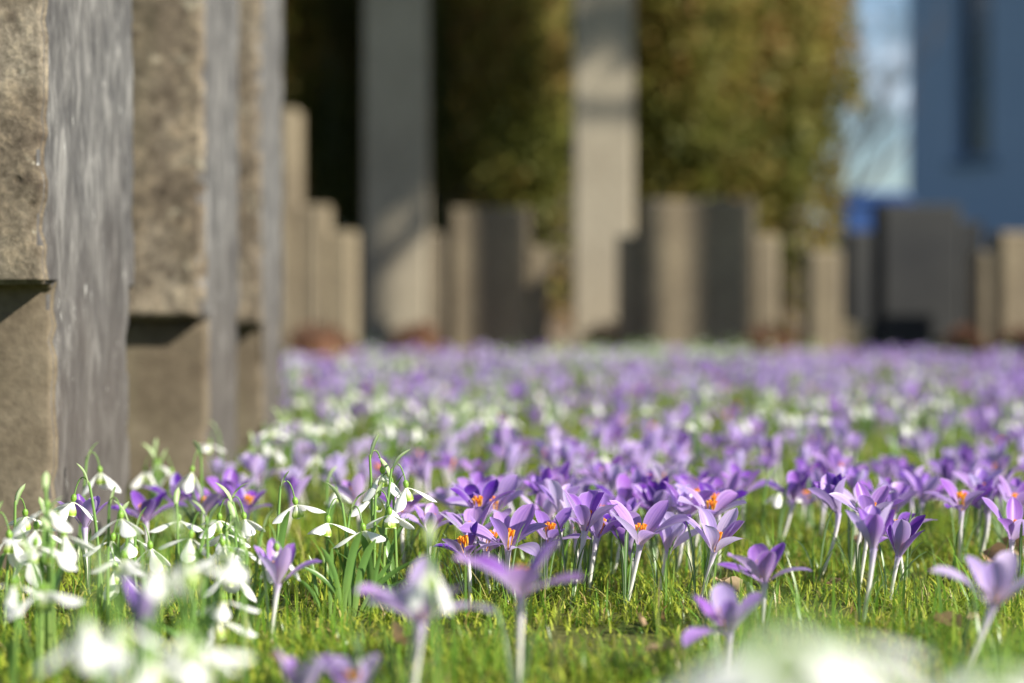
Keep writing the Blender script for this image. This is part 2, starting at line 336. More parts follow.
# ------------------------------------------------------------------ petals
def petal(L, W, th0, th1, phi, base, axis, cup=0.5, r0=0.0022, twist=0.0, nu=9, nv=6, tone=0.5, side=0.0, ease=1.3, bw=0.16, tip=0.62, droop=0.0, peak=0.60, wav=0.0):
    t = np.linspace(0, 1, nu); th = th0 + (th1 - th0) * t ** ease + droop * t ** 3
    ds = L / (nu - 1)
    thm = (th[1:] + th[:-1]) / 2
    r = r0 + np.concatenate([[0], np.cumsum(np.sin(thm) * ds)]); z = np.concatenate([[0], np.cumsum(np.cos(thm) * ds)])
    k = math.log(0.5) / math.log(peak)
    w = W / 2 * np.maximum(np.sin(PI * t ** k), 0) ** np.where(t < peak, max(tip, .85), tip); w = np.maximum(w, W / 2 * bw * (1 - t)); w[-1] = W * 0.012
    vv = np.linspace(-1, 1, nv)
    lat = w[:, None] * vv
    inn = (w * cup)[:, None] * vv ** 2 + wav * W * np.sin(t * 7 + phi * 3)[:, None] * vv
    rr = r[:, None] - np.cos(th)[:, None] * inn; zz = z[:, None] + np.sin(th)[:, None] * inn
    tw = twist * t[:, None] * vv * w[:, None]
    zz = zz + tw
    P = np.stack([rr * math.cos(phi) - lat * math.sin(phi), rr * math.sin(phi) + lat * math.cos(phi), zz], -1).reshape(-1, 3)
    P = P @ frame_from(axis).T + np.asarray(base)
    return P, grid_faces(nu, nv)[:, ::-1], np.repeat(t, nv), np.tile((vv + 1) / 2, nu), tone, side

def crocus_meshes(base, head, axis, L=0.036, W=0.014, opn=0.75, tone=0.4, seed=0, phi0=None, leaves=3, lo=False):
    """all coordinates relative to the plant's base; returns list of (name, meshbuilder, material)"""
    rg = random.Random(seed); out = []
    nu, nv, k = (5, 3, 4) if lo else (10, 7, 8)
    phi0 = rg.uniform(0, 2 * PI) if phi0 is None else phi0
    head = np.array(head, float); ax = Vector(axis).normalized()
    st = MB(); n = 4 if lo else 12
    mid = np.array([head[0] * 0.75 - ax.x * 0.012, head[1] * 0.75 - ax.y * 0.012, head[2] * 0.55])
    P = bez((0, 0, -0.006), mid, head, n); t = np.linspace(0, 1, n)
    tube(st, P, 0.0013 + 0.0003 * t + 0.0011 * t ** 6, k)
    out.append(('stem', st, 'tube'))
    base_p = head - np.array(ax) * 0.001
    for i in range(6):
        outer = i % 2 == 0
        a0 = R(8); op = opn * (1.12 if outer else 0.84) * (1 + .30 * math.sin(phi0 * 3 + i * 2.2 + seed)) * rg.uniform(0.8, 1.15)
        mb = MB(); tn = min(1, max(0, tone + (0.12 if outer else -0.04) + rg.uniform(-.2, .2)))
        P_ = petal(L * (1.0 if outer else 0.9) * rg.uniform(.93, 1.06), W * (1.0 if outer else 0.92) * rg.uniform(.86, 1.08), a0 + 0.52 * op, op * 1.10, phi0 + i * PI / 3 + rg.uniform(-.16, .16),
                   base_p, ax, cup=0.50 * (1.25 - 0.5 * opn) + rg.uniform(-.15, .15), nu=nu, nv=nv, tone=tn, side=1.0 if outer else 0.25,
                   twist=rg.uniform(-.35, .35), droop=rg.uniform(-.25, .35) * opn, ease=rg.uniform(0.7, 1.2), wav=rg.uniform(-.05, .05), r0=0.0016, peak=rg.uniform(.55, .66), tip=.56)
        mb.add(P_[0], P_[1], P_[2], P_[3], P_[4], P_[5]); out.append(('petal', mb, 'petal'))
    sg = MB()
    top = base_p + np.array(ax) * 0.0100
    tube(sg, np.linspace(base_p, top, 3), 0.0006, 4 if lo else 5, u=np.zeros(3))
    Rm = frame_from(ax)
    for i in range(3):
        a = phi0 + i * 2.09 + 0.5; dv = Rm @ np.array([math.cos(a), math.sin(a), 0])
        tube(sg, np.array([top, top + dv * 0.0022 + np.array(ax) * 0.003, top + dv * 0.0030 + np.array(ax) * 0.0060]), [0.0005, 0.0009, 0.0012], 4 if lo else 6, u=np.ones(3))
        if not lo:
            a += 1.0; dv = Rm @ np.array([math.cos(a), math.sin(a), 0]); b0 = base_p + dv * 0.002 + np.array(ax) * 0.004
            tube(sg, np.array([b0, b0 + np.array(ax) * 0.006 + dv * .001, b0 + np.array(ax) * 0.007 + dv * .001, b0 + np.array(ax) * 0.0115 + dv * .002]), [0.0004, 0.0005, 0.0011, 0.0009], 5, u=np.zeros(4))
    out.append(('stigma', sg, 'stigma'))
    for i in range(leaves):
        lf = MB(); a = rg.uniform(0, 2 * PI); hl = rg.uniform(.030, .062); r_ = rg.uniform(.012, .035)
        d = np.array([math.cos(a), math.sin(a), 0])
        Pl = bez(d * 0.003 + np.array([0, 0, -.004]), d * r_ * .35 + np.array([0, 0, hl * .8]), d * r_ + np.array([0, 0, hl]), 4 if lo else 7)
        strap(lf, Pl, rg.uniform(.0018, .0028), np.array([-d[1], d[0], 0.2]), 0.25, 3, tipp=.5)
        out.append(('leaf', lf, 'cleaf'))
    return out

def snowdrop_meshes(head, lean, splay=1.15, L=0.021, seed=0, leaves=2, phi0=None, lo=False, tilt=None, stub=1.0, wide=1.0):
    """head: position of the ovary relative to base; lean: azimuth in which the stalk bows over"""
    rg = random.Random(seed); out = []
    head = np.array(head, float); dl = np.array([math.cos(lean), math.sin(lean), 0.0])
    nu, nv, k = (5, 3, 4) if lo else (9, 7, 7)
    top = head - dl * 0.010 + np.array([0, 0, 0.008 * stub])
    st = MB(); n = 4 if lo else 10
    P = bez((0, 0, -0.006), (top[0] * .35, top[1] * .35, top[2] * .7), top, n)
    tube(st, P, np.linspace(.0013, .0009, n), k)
    out.append(('stem', st, 'sstem'))
    pd = MB(); Pp = bez(top, top + dl * .006 + np.array([0, 0, .010 * stub]), head, 3 if lo else 8); tube(pd, Pp, .0005, 4)
    out.append(('pedicel', pd, 'sstem'))
    sp = MB(); sl = rg.uniform(.010, .018) * stub
    Ps = bez(top - np.array([0, 0, .002]), top + np.array([0, 0, sl * .7]) + dl * .001, top + np.array([0, 0, sl * .95]) + dl * sl * rg.uniform(.45, 1.0), 4 if lo else 8)
    strap(sp, Ps, .0046, np.array([-dl[1], dl[0], 0.0]) + dl * rg.uniform(-.6, .6), -0.55, 5, tipp=.7); out.append(('spathe', sp, 'spathe'))
    ax = Vector((dl[0] * .12 + rg.uniform(-.12, .12), dl[1] * .12 + rg.uniform(-.12, .12), -1)) if tilt is None else Vector(tilt)
    ax.normalize(); A = np.array(ax)
    ov = MB(); tt = np.linspace(0, 1, 4 if lo else 8)
    tube(ov, head[None] + A * (tt[:, None] * .0062), .0021 * np.sqrt(np.maximum(1 - (2 * tt - 1) ** 2, .04)), k + 1); out.append(('ovary', ov, 'ovary'))
    b = head + A * .0058; phi0 = rg.uniform(0, 2 * PI) if phi0 is None else phi0
    for i in range(3):
        mb = MB(); op = splay * rg.uniform(.82, 1.12)
        q = petal(L * rg.uniform(.93, 1.08), .0092 * wide * rg.uniform(.92, 1.1), op * .9 + .38, op * 0.95, phi0 + i * 2.094 + rg.uniform(-.12, .12), b, ax, cup=0.5, r0=.0012, nu=nu, nv=nv,
                  tone=.5, ease=1.0, peak=.66, tip=.6, twist=rg.uniform(-.2, .2), droop=rg.uniform(-.3, .1), bw=.18)
        mb.add(*q[:4]); out.append(('petal', mb, 'white'))
    ic = MB()
    for i in range(3):
        q = petal(.0105, .0088, .42, .12, phi0 + 1.047 + i * 2.094, b, ax, cup=.75, r0=.001, nu=4 if lo else 8, nv=3 if lo else 6, tip=.45, peak=.62, bw=.35, droop=.25)
        ic.add(*q[:4])
    out.append(('inner_cup', ic, 'inner'))
    for i in range(leaves):
        lf = MB(); a = rg.uniform(0, 2 * PI); hl = head[2] * rg.uniform(.55, .95); r_ = rg.uniform(.008, .035)
        d = np.array([math.cos(a), math.sin(a), 0]); sx = np.array([-d[1], d[0], 0.0])
        Pl = bez(d * .002 + np.array([0, 0, -.004]), d * r_ * .2 + np.array([0, 0, hl * .75]), d * r_ + np.array([0, 0, hl]), 4 if lo else 9)
        strap(lf, Pl, rg.uniform(.0045, .0068), sx + d * rg.uniform(-.5, .5), .22, 3 if lo else 5, tipp=.55); out.append(('leaf', lf, 'sleaf'))
    return out

def plant(kindname, parts, loc, label, group, rz=0.0, sc=1.0):
    root = empty(kindname, loc, rz, sc)
    tag(root, label, kindname, group)
    for nm, mb, mt in parts:
        me = mb if isinstance(mb, bpy.types.Mesh) else mb.mesh(kindname + '_' + nm, [mt])
        link(nm, me, root)
    return root
def joined(parts):
    mats = []; J = MB()
    for nm, mb, mt in parts:
        if mt not in mats: mats.append(mt)
        V, Fc, A, M = mb.arrays()
        if Fc.shape[1] == 3: Fc = np.concatenate([Fc, Fc[:, 2:]], 1)
        J.add(V, Fc, A['u'], A['v'], A['tone'], A['side'], mats.index(mt))
    return J.arrays(), mats

# ------------------------------------------------------------------ named crocuses of the front rows
# throat px, throat py, base px, base py, length cm, opening, tone, axis (x right, y away, z up), label
HC = [
 (489, 514, 486, 562, 3.8, .95, .42, (-.05, -.1, 1), 'pinkish violet crocus with a long petal reaching left, behind the wide starry one'),
 (473, 541, 476, 588, 3.9, 1.0, .72, (-.10, -.2, 1), 'pale grey-lilac crocus with raised narrow petals at the left of the starry cluster'),
 (508, 549, 507, 602, 3.9, .92, .66, (.05, -.25, 1), 'wide starry lilac crocus with yellow centre, middle of the front cluster'),
 (467, 556, 470, 604, 3.0, 1.1, .10, (-.2, -.1, 1), 'small dark violet crocus under the pale one, left end of the front cluster'),
 (548, 542, 545, 592, 3.5, .98, .52, (.15, -.25, 1), 'crocus with one pale upright petal and dark petals spreading right, yellow anthers'),
 (585, 530, 570, 603, 3.6, .62, .38, (.08, -.2, 1), 'tall violet crocus with orange stigma on a long stem slanting left'),
 (597, 537, 588, 592, 3.3, .85, .16, (.2, .1, 1), 'dark violet crocus tucked behind the tall one with orange stigma'),
 (621, 507, 618, 556, 3.6, 1.0, .12, (.1, -.2, 1), 'deep violet crocus showing yellow anthers, behind the double pair'),
 (664, 489, 662, 532, 3.8, .78, .88, (.0, -.15, 1), 'very pale lavender crocus standing above the row behind'),
 (640, 544, 625, 606, 4.2, .88, .58, (.06, -.25, 1), 'wide blue-lilac crocus with orange centre on a bowed white stem'),
 (668, 551, 659, 593, 3.7, .62, .70, (.18, -.1, 1), 'cup shaped light lilac crocus leaning right against its wide neighbour'),
 (714, 551, 699, 602, 3.7, .74, .80, (.12, -.2, 1), 'lilac crocus with whitish outer petals on a slanting white stem'),
 (725, 508, 722, 548, 3.6, .74, .56, (.0, -.2, 1), 'blue-lilac crocus right behind the one with whitish outer petals'),
 (743, 494, 744, 540, 3.4, .80, .34, (.1, -.1, 1), 'violet crocus left of the low white flower, second row'),
 (793, 501, 777, 550, 3.5, .98, .18, (.0, -.1, 1), 'deep violet crocus spreading two wide petals alone before the green gap'),
 (838, 513, 818, 577, 3.5, .42, .28, (-.30, -.1, 1), 'half closed crocus leaning left on a strongly bowed white stem'),
 (869, 521, 859, 588, 3.6, .78, .55, (.05, -.2, 1), 'crocus with white edged petals and bright orange stigma above two goblets'),
 (873, 548, 861, 629, 3.4, .50, .50, (-.05, -.1, 1), 'left of two lilac goblet crocuses on the longest stem of the right cluster'),
 (898, 556, 890, 600, 3.6, .50, .20, (.12, -.1, 1), 'magenta violet goblet crocus with one petal pointing far right'),
 (911, 500, 912, 537, 3.6, .48, .16, (-.05, .0, 1), 'tight upright dark violet crocus in the middle of the right cluster'),
 (893, 514, 894, 556, 3.6, .60, .46, (.1, .0, 1), 'lilac crocus with tall narrow petals rising behind the orange centred one'),
 (922, 502, 920, 545, 3.5, .70, .30, (.35, .0, 1), 'violet crocus leaning right at the edge of the right cluster'),
 (961, 510, 960, 567, 3.6, 1.05, .28, (.0, -.15, 1), 'wide open violet crocus with long level petals, right of the cluster'),
 (982, 500, 975, 548, 3.7, .72, .80, (.0, -.15, 1), 'pale lilac crocus with large orange stigma near the right edge'),
 (1015, 511, 1012, 562, 3.7, .70, .62, (.05, -.2, 1), 'light crocus with pink-orange throat cut by the right frame edge'),
 (1000, 498, 1002, 545, 3.2, .8, .22, (-.2, 0, 1), 'deep violet crocus squeezed between two pale ones near the right edge'),
 (521, 594, 517, 706, 4.5, 1.22, .60, (-.02, -.02, 1), 'large blurred lilac crocus close to the camera, on a thick white stem'),
 (421, 622, 404, 730, 4.4, 1.15, .84, (-.05, .0, 1), 'blurred pale crocus close to the camera with a white flower over it'),
 (764, 582, 762, 634, 3.7, 1.05, .42, (-.05, .0, 1), 'soft focus violet crocus with spread petals standing alone in the grass'),
 (728, 632, 724, 684, 3.4, .95, .58, (-.1, -.1, 1), 'blurred lilac crocus low beside the large white blur'),
 (992, 606, 955, 690, 4.0, .85, .74, (.15, -.1, 1), 'blurred pale crocus on a slanting stem at the right frame edge'),
 (278, 583, 270, 637, 3.3, .62, .66, (.12, -.1, 1), 'single lilac crocus with a snowdrop in front, left of the strap leaves'),
 (143, 632, 140, 742, 2.9, .34, .26, (.1, .0, 1), 'blurred magenta crocus between the white snowdrop blurs'),
 (352, 700, 350, 800, 3.0, .7, .84, (.0, .0, 1), 'very pale blurred crocus at the bottom edge, right one of two'),
 (303, 702, 300, 790, 3.0, .6, .70, (.0, .0, 1), 'lilac blurred crocus at the bottom edge, left one of two'),
 (357, 503, 360, 552, 3.4, .80, .64, (-.15, .0, 1), 'lilac crocus half hidden behind the snowdrop clump'),
 (430, 532, 428, 580, 2.8, .7, .72, (.05, -.15, 1), 'small lilac crocus with orange stigma right of the snowdrop clump'),
 (402, 516, 405, 566, 3.6, 1.15, .34, (.1, .1, 1), 'blue-violet crocus whose long petal slopes down behind the snowdrops'),
 (85, 527, 88, 590, 3.0, .6, .36, (.0, .0, 1), 'blue-violet crocus hemmed in by snowdrops near the left stone'),
 (146, 521, 146, 560, 3.7, .95, .12, (-.1, -.15, 1), 'purple crocus with orange centre at the left end of the patch by the stones'),
 (176, 505, 178, 545, 3.6, .9, .18, (.05, -.15, 1), 'purple crocus with pink throat, second from the left by the stones'),
 (203, 514, 203, 552, 3.2, .95, .08, (.1, -.1, 1), 'low dark purple crocus in the middle of the patch by the stones'),
 (229, 503, 229, 545, 3.7, .85, .32, (.1, -.15, 1), 'violet crocus with raised petals near the right end of the patch by the stones'),
 (247, 512, 250, 552, 3.0, .8, .16, (.2, -.1, 1), 'small purple crocus at the right end of the patch by the stones'),
 (606, 484, 606, 530, 3.5, .8, .42, (-.1, -.1, 1), 'violet crocus rising behind the tall orange centred crocus'),
 (560, 497, 562, 545, 3.4, .95, .50, (-.2, -.1, 1), 'grey-lilac crocus leaning left behind the front cluster'),
 (835, 477, 838, 520, 3.7, .85, .48, (.25, -.1, 1), 'soft lilac crocus with a pale pink throat behind the half closed one'),
 (690, 500, 690, 545, 3.2, .8, .30, (.0, -.1, 1), 'dark lilac crocus behind the gap between the pale crocuses'),
 (648, 512, 650, 556, 3.0, .7, .40, (.1, -.1, 1), 'small violet crocus between the very pale one and the wide pair'),
]
taken = []
for i, (tx, ty, bx, by, Lc, op, tone, ax, lab) in enumerate(HC):
    d = dground(by)
    if by > 700: d = max(d, 0.98)
    b = np.array([X(bx, d), d, 0.0]); h = np.array([X(tx, d), d - 0.004, Zat(ty, d)])
    parts = crocus_meshes(None, h - b, ax, L=Lc / 100 * 0.97, W=Lc / 100 * random.Random(i).uniform(.36, .45), opn=op + (.12 if op > .65 else .03), tone=tone, seed=100 + i, leaves=4)
    plant('crocus', parts, tuple(b), lab, 'crocuses of the front rows')
    taken.append((b[0], b[1]))

rg = random.Random(99); NFILL = 0
for k in range(60):
    px = rg.uniform(432, 735) if k % 5 else rg.uniform(822, 1030); d = rg.uniform(1.47, 1.78); x = X(px, d)
    if any((x - q[0]) ** 2 + (d - q[1]) ** 2 < .017 ** 2 for q in taken) or NFILL >= 30: continue
    h = rg.uniform(.030, .050)
    parts = crocus_meshes(None, (rg.uniform(-.012, .012), rg.uniform(-.006, .006), h), (rg.uniform(-.4, .4), rg.uniform(-.35, .2), 1), L=rg.uniform(.030, .038), W=rg.uniform(.0125, .0155), opn=rg.choice([.45, .75, .95, 1.1, 1.2]), tone=rg.random(), seed=3000 + k, leaves=3)
    plant('crocus', parts, (x, d, 0), 'crocus packed into the tight sharp cluster ' + ('in the middle, among wide open ones' if px < 780 else 'at the right, among deep violet ones'), 'crocuses filling the sharp front clusters')
    taken.append((x, d)); NFILL += 1

# ------------------------------------------------------------------ named snowdrops
# ovary px, py, distance, lean azimuth deg, splay, phi0, leaves, label
HS = [
 (294, 497, 1.42, 20, 1.25, 0.1, 1, 'snowdrop with level petals left of the clump, its spathe bending over it'),
 (328, 515, 1.42, 200, 1.15, 0.4, 1, 'snowdrop with thin arching petals, between the single one and the clump'),
 (362, 523, 1.42, 330, 1.10, 0.0, 2, 'lowest snowdrop of the clump, one petal pointing down right'),
 (389, 507, 1.42, 350, 1.20, 0.15, 2, 'snowdrop with two wide petals and green tipped cup, right of the lowest one'),
 (379, 489, 1.45, 160, 0.9, 0.9, 1, 'snowdrop in the middle of the clump under a long pale spathe'),
 (382, 466, 1.45, 30, 0.55, 0.4, 1, 'topmost snowdrop of the clump, nearly closed'),
 (405, 480, 1.44, 15, 1.0, 0.0, 1, 'right hand snowdrop of the clump with a long petal reaching right'),
 (46, 500, 1.22, 100, 0.95, 0.2, 2, 'large soft snowdrop under a thick upright spathe by the stone, far left'),
 (62, 527, 1.22, 20, 0.85, 0.3, 2, 'snowdrop hanging just right below the thick upright spathe'),
 (74, 494, 1.40, 180, 0.9, 0.6, 1, 'small snowdrop in front of the grey stone foot'),
 (99, 466, 1.66, 10, 0.7, 0.0, 1, 'lone snowdrop standing out against the grey stone foot'),
 (113, 533, 1.36, 190, 0.75, 0.2, 2, 'bright snowdrop with long drooping petals, left of a bright pair'),
 (130, 530, 1.37, 40, 0.8, 0.7, 1, 'bright snowdrop with long drooping petals, right of a bright pair'),
 (114, 562, 1.34, 10, 0.5, 0.4, 1, 'low snowdrop below the bright pair showing its green mark'),
 (149, 541, 1.36, 350, 0.7, 0.9, 1, 'snowdrop with petals hanging to the right of the bright pair'),
 (14, 576, 1.10, 180, 1.15, 0.0, 1, 'blurred snowdrop spreading level petals at the left frame edge'),
 (40, 582, 1.08, 10, 1.2, 0.5, 1, 'blurred snowdrop with a drooping right petal near the left frame edge'),
 (8, 530, 1.30, 0, 0.6, 0.3, 2, 'snowdrop low at the left frame edge behind the blurred ones'),
 (26, 545, 1.32, 30, 0.5, 0.0, 1, 'half closed snowdrop between the left frame edge and the thick spathe'),
 (191, 530, 1.30, 200, 0.95, 0.2, 2, 'snowdrop above the large white blur, its spathe a fine arc'),
 (221, 538, 1.30, 30, 0.9, 0.6, 2, 'snowdrop right of the fine arc, petals hanging wide'),
 (240, 545, 1.32, 350, 0.9, 0.0, 1, 'snowdrop with a petal bending right above the lower pair'),
 (233, 563, 1.28, 160, 0.75, 0.4, 1, 'small snowdrop in the gap above the lower pair'),
 (276, 543, 1.29, 340, 0.5, 0.7, 1, 'narrow snowdrop hanging in front of the single lilac crocus'),
 (222, 592, 1.14, 350, 1.22, 0.1, 1, 'upper snowdrop of the lower pair with two broad level petals'),
 (214, 612, 1.13, 10, 1.0, 0.9, 1, 'lower snowdrop of the lower pair with a petal curving down right'),
 (160, 553, .88, 200, 0.95, 0.3, 1, 'large white snowdrop blur left of the lower pair'),
 (186, 552, .90, 0, 1.15, 0.0, 1, 'large white snowdrop blur reaching right over the lower pair'),
 (86, 606, .78, 200, 0.55, 0.2, 2, 'tall milky snowdrop blur near the bottom left corner'),
 (113, 612, .80, 10, 0.8, 0.8, 1, 'milky snowdrop blur right beside the tall one in the bottom left corner'),
 (180, 623, .82, 0, 0.75, 0.4, 1, 'low milky snowdrop blur right of the magenta crocus'),
 (219, 513, 1.50, 180, 1.1, 0.1, 1, 'soft snowdrop with petals spread wide in front of the purple patch'),
 (243, 512, 1.52, 0, 0.9, 0.6, 1, 'soft snowdrop drooping right in front of the purple patch'),
 (178, 514, 1.55, 90, 1.2, 0.4, 1, 'soft flat snowdrop under the purple patch'),
 (145, 466, 1.95, 170, 0.7, 0.0, 2, 'blurred snowdrop at the left of the bunch before the second stone'),
 (157, 459, 1.98, 80, 0.9, 0.4, 2, 'blurred snowdrop at the top of the bunch before the second stone'),
 (171, 468, 1.94, 0, 0.8, 0.8, 2, 'blurred snowdrop at the right of the bunch before the second stone'),
 (431, 556, .95, 90, 0.35, 0.5, 0, 'blurred white snowdrop hanging over the pale crocus close to the camera'),
 (752, 655, .58, 180, 0.8, 0.1, 0, 'big white snowdrop blur at the bottom edge, left one of three'),
 (797, 640, .56, 90, 0.9, 0.5, 0, 'big white snowdrop blur at the bottom edge, topmost of three'),
 (838, 655, .58, 0, 0.8, 0.0, 0, 'big white snowdrop blur at the bottom edge, right one of three'),
 (1000, 665, .60, 0, 0.8, 0.3, 0, 'white snowdrop blur in the bottom right corner'),
 (779, 487, 1.80, 0, 1.0, 0.2, 1, 'snowdrop lying low between two violet crocuses of the second row'),
]
for i, (px, py, d, lean, splay, phi0, nl, lab) in enumerate(HS):
    rg = random.Random(500 + i); z = Zat(py, d); le = R(lean)
    h = np.array([X(px, d), d, z]); off = rg.uniform(.008, .020)
    b = np.array([h[0] - math.cos(le) * off + rg.uniform(-.004, .004), d - math.sin(le) * off * .6, 0.0])
    parts = snowdrop_meshes(h - b, le, splay, L=rg.uniform(.0225, .0260), wide=1.12, seed=700 + i, leaves=nl, stub=.25 if d < .7 else 1.0, phi0=phi0 if splay > 1 else None)
    plant('snowdrop', parts, tuple(b), lab, 'snowdrops of the front rows')

rg = random.Random(4242)
for k in range(10):
    px = rg.uniform(-10, 262); py = rg.uniform(500, 562)
    h_ = rg.uniform(.062, .088); d = (CAMZ - h_) * F / (py - HY)
    if any(abs(px - q[0]) < 9 and abs(py - q[1]) < 9 for q in HS): continue
    le = rg.uniform(0, 2 * PI); h = np.array([X(px, d), d, h_]); b = np.array([h[0] - math.cos(le) * .012, d - math.sin(le) * .010, 0.0])
    if b[1] > 1.59 and b[0] < -.36: continue
    plant('snowdrop', snowdrop_meshes(h - b, le, rg.uniform(.8, 1.4), L=rg.uniform(.021, .025), seed=900 + k, leaves=0, stub=.7, wide=1.15), tuple(b), 'white snowdrop in the dense bunch between the left stone and the strap leaves', 'snowdrops bunched at the foot of the left stones')
for k, (px, py, d) in enumerate(((742, 634, .56), (790, 612, .50), (838, 626, .54), (868, 650, .57), (718, 660, .57), (805, 650, .52), (762, 655, .50), (82, 628, .78), (150, 648, .74), (196, 640, .80), (1018, 650, .60), (985, 672, .56))):
    h_ = Zat(py, d); le = rg.uniform(0, 2 * PI); h = np.array([X(px, d), d, h_]); b = np.array([h[0] - math.cos(le) * .012, d - math.sin(le) * .010, 0.0])
    plant('snowdrop', snowdrop_meshes(h - b, le, rg.uniform(.9, 1.35), L=.028 if px > 500 else .023, seed=1200 + k, leaves=0, stub=.12, wide=1.7 if px > 500 else 1.15), tuple(b), 'milky snowdrop blur very close to the camera at the bottom edge', 'snowdrops blurred at the bottom edge')
NEXTRA = 26

# long strap leaves of the clump, a plant without a flower
lp = empty('snowdrop', (X(352, 1.38), 1.38, 0)); tag(lp, 'tuft of long upright strap leaves without a flower, under the clump', 'snowdrop', 'snowdrops of the front rows')
for (x0, x1, z1, w) in ((-8, 10, .058, .0058), (2, 24, .052, .0056), (-2, 2, .046, .0045), (6, 84, .042, .0045), (10, 74, .028, .0040), (16, 40, .036, .0036), (-10, -30, .048, .0036), (-4, -52, .034, .0030), (-22, -20, .046, .0034), (-34, -44, .040, .0026), (-30, -58, .028, .0026), (20, 30, .044, .0030)):
    mb = MB(); s = 1.38 / F
    strap(mb, bez((x0 * s, 0, -.004), ((x0 * .8 + x1 * .2) * s, 0, z1 * .7), (x1 * s, random.uniform(-.02, .01), z1), 10), w, (1, .35, .1), .25, 5, tipp=.6)
    link('leaf', mb.mesh('strap_leaf', ['sleaf']), lp)

# ------------------------------------------------------------------ the carpet of flowers behind
def nz2(x, y, s, o=0.0): return noise.noise(Vector((x * s + o, y * s - o, o * 1.3)))
LEFT_LIM = lambda y: -0.335 if y < 3.5 else -99
NEAR0 = 1.62
def scatter(density, seed, ymin=NEAR0, ymax=8.0, mind=0.02):
    rg = random.Random(seed); pts = []
    cell = {}
    y = ymin
    N_try = int(800 * .285 * (ymax ** 2 - ymin ** 2) + 800 * .9 * (ymax - ymin))
    for _ in range(N_try):
        y = math.sqrt(rg.uniform(ymin ** 2, ymax ** 2)); w = .285 * y + .45; x = rg.uniform(-w, w)
        if x < LEFT_LIM(y) + .02: continue
        # trial density per m2 is not uniform in width: weight = tries/area
        if rg.random() > density(x, y) / 800.0: continue
        k = (int(x / mind), int(y / mind))
        if any((k[0] + a, k[1] + b) in cell for a in (-1, 0, 1) for b in (-1, 0, 1)): continue
        cell[k] = 1; pts.append((x, y))
    return pts
def snow_patch(x, y):
    s = 0.0
    for (px, py, sx, sy, a) in ((300, 400, .20, .55, 1.0), (250, 425, .16, .3, 1.0), (420, 395, .16, .5, .9), (235, 480, .12, .16, 1.0), (330, 360, .3, .6, .7), (490, 375, .22, .5, .5), (975, 405, .18, .16, 1.2), (800, 385, .2, .4, .5),
                                (610, 350, .45, .5, .9), (690, 348, .4, .5, .9), (740, 395, .12, .3, .6), (830, 425, .10, .12, .6), (560, 400, .10, .3, .5), (940, 440, .08, .1, .6), (380, 445, .10, .15, .5), (900, 395, .1, .4, .5)):
        d = (CAMZ - .075) * F / (py - HY); cx = X(px, d)
        s += a * math.exp(-((x - cx) / sx) ** 2 - ((y - d) / sy) ** 2)
    return min(s, 1.2)
def dens_crocus(x, y):
    n = nz2(x, y * .8, 2.6, 3.1); n2 = nz2(x, y, 7.5, 8.0)
    a = (520 if y < 3.2 else (330 if y < 4.5 else 200)) * max(0.04, min(1.1, (.78 if y < 3.6 else .50) + 1.5 * n + 1.9 * n2)) * (1 - .6 * min(1, snow_patch(x, y)))
    if y < 1.8: a *= .55 if x > -.08 else .12
    elif y < 2.0 and x < -.08: a *= .4
    d2 = 2.2
    a += 120 * math.exp(-((y - 2.15) / .14) ** 2) * (1 if -.34 < x < -.06 else .0)
    a *= 1.0 if y < 5 else 1.1
    return a
def dens_snow(x, y):
    return 8 + 140 * snow_patch(x, y) ** 1.3 * (1.0 if y < 4 else .8)
C = scatter(dens_crocus, 5, mind=.022); S = scatter(dens_snow, 9, ymin=1.6, mind=.024)
in_view = lambda p: (abs(p[0]) > .262 * p[1] + .03, p[1])
C.sort(key=in_view); S.sort(key=in_view)
C = [p for p in C if all((p[0] - q[0]) ** 2 + (p[1] - q[1]) ** 2 > .0009 for q in taken)]
print('CROCUS', len(C), 'SNOW', len(S))

def generic_crocus(seed, lo=False):
    rg = random.Random(seed); h = rg.uniform(.024, .046)
    tone = [.15, .3, .42, .5, .62, .78, .22, .9, .36, .55, .68, .1][seed % 12]
    return crocus_meshes(None, (rg.uniform(-.012, .012), rg.uniform(-.008, .008), h), (rg.uniform(-.38, .38), rg.uniform(-.40, .25), 1), L=rg.uniform(.029, .038),
                         W=rg.uniform(.0125, .0155), opn=rg.choice([.15, .4, .7, .9, 1.05, 1.25]), tone=tone, seed=seed, leaves=3, lo=lo)
def generic_snow(seed, lo=False):
    rg = random.Random(seed); h = rg.uniform(.058, .088); le = rg.uniform(0, 2 * PI)
    return snowdrop_meshes((math.cos(le) * .016, math.sin(le) * .012, h), le, rg.choice([.5, .8, 1.0, 1.15]), seed=seed, leaves=2, lo=lo)
def zone(x, y):
    s = 'left' if x / y < -.06 else ('middle' if x / y < .1 else 'right')
    return s
TONES = [.15, .3, .42, .5, .62, .78, .22, .9, .36, .55, .68, .1]
ORDER = sorted(range(12), key=lambda i: TONES[i])
def pick(rg, n, x, y, kind):
    if kind != 'crocus': return rg.randrange(n)
    q = (.46 if y < 4 else .38) - 1.15 * nz2(x, y, 1.9, 17.0) + rg.gauss(0, .24)
    return ORDER[int(min(.999, max(0, q)) * 12)]
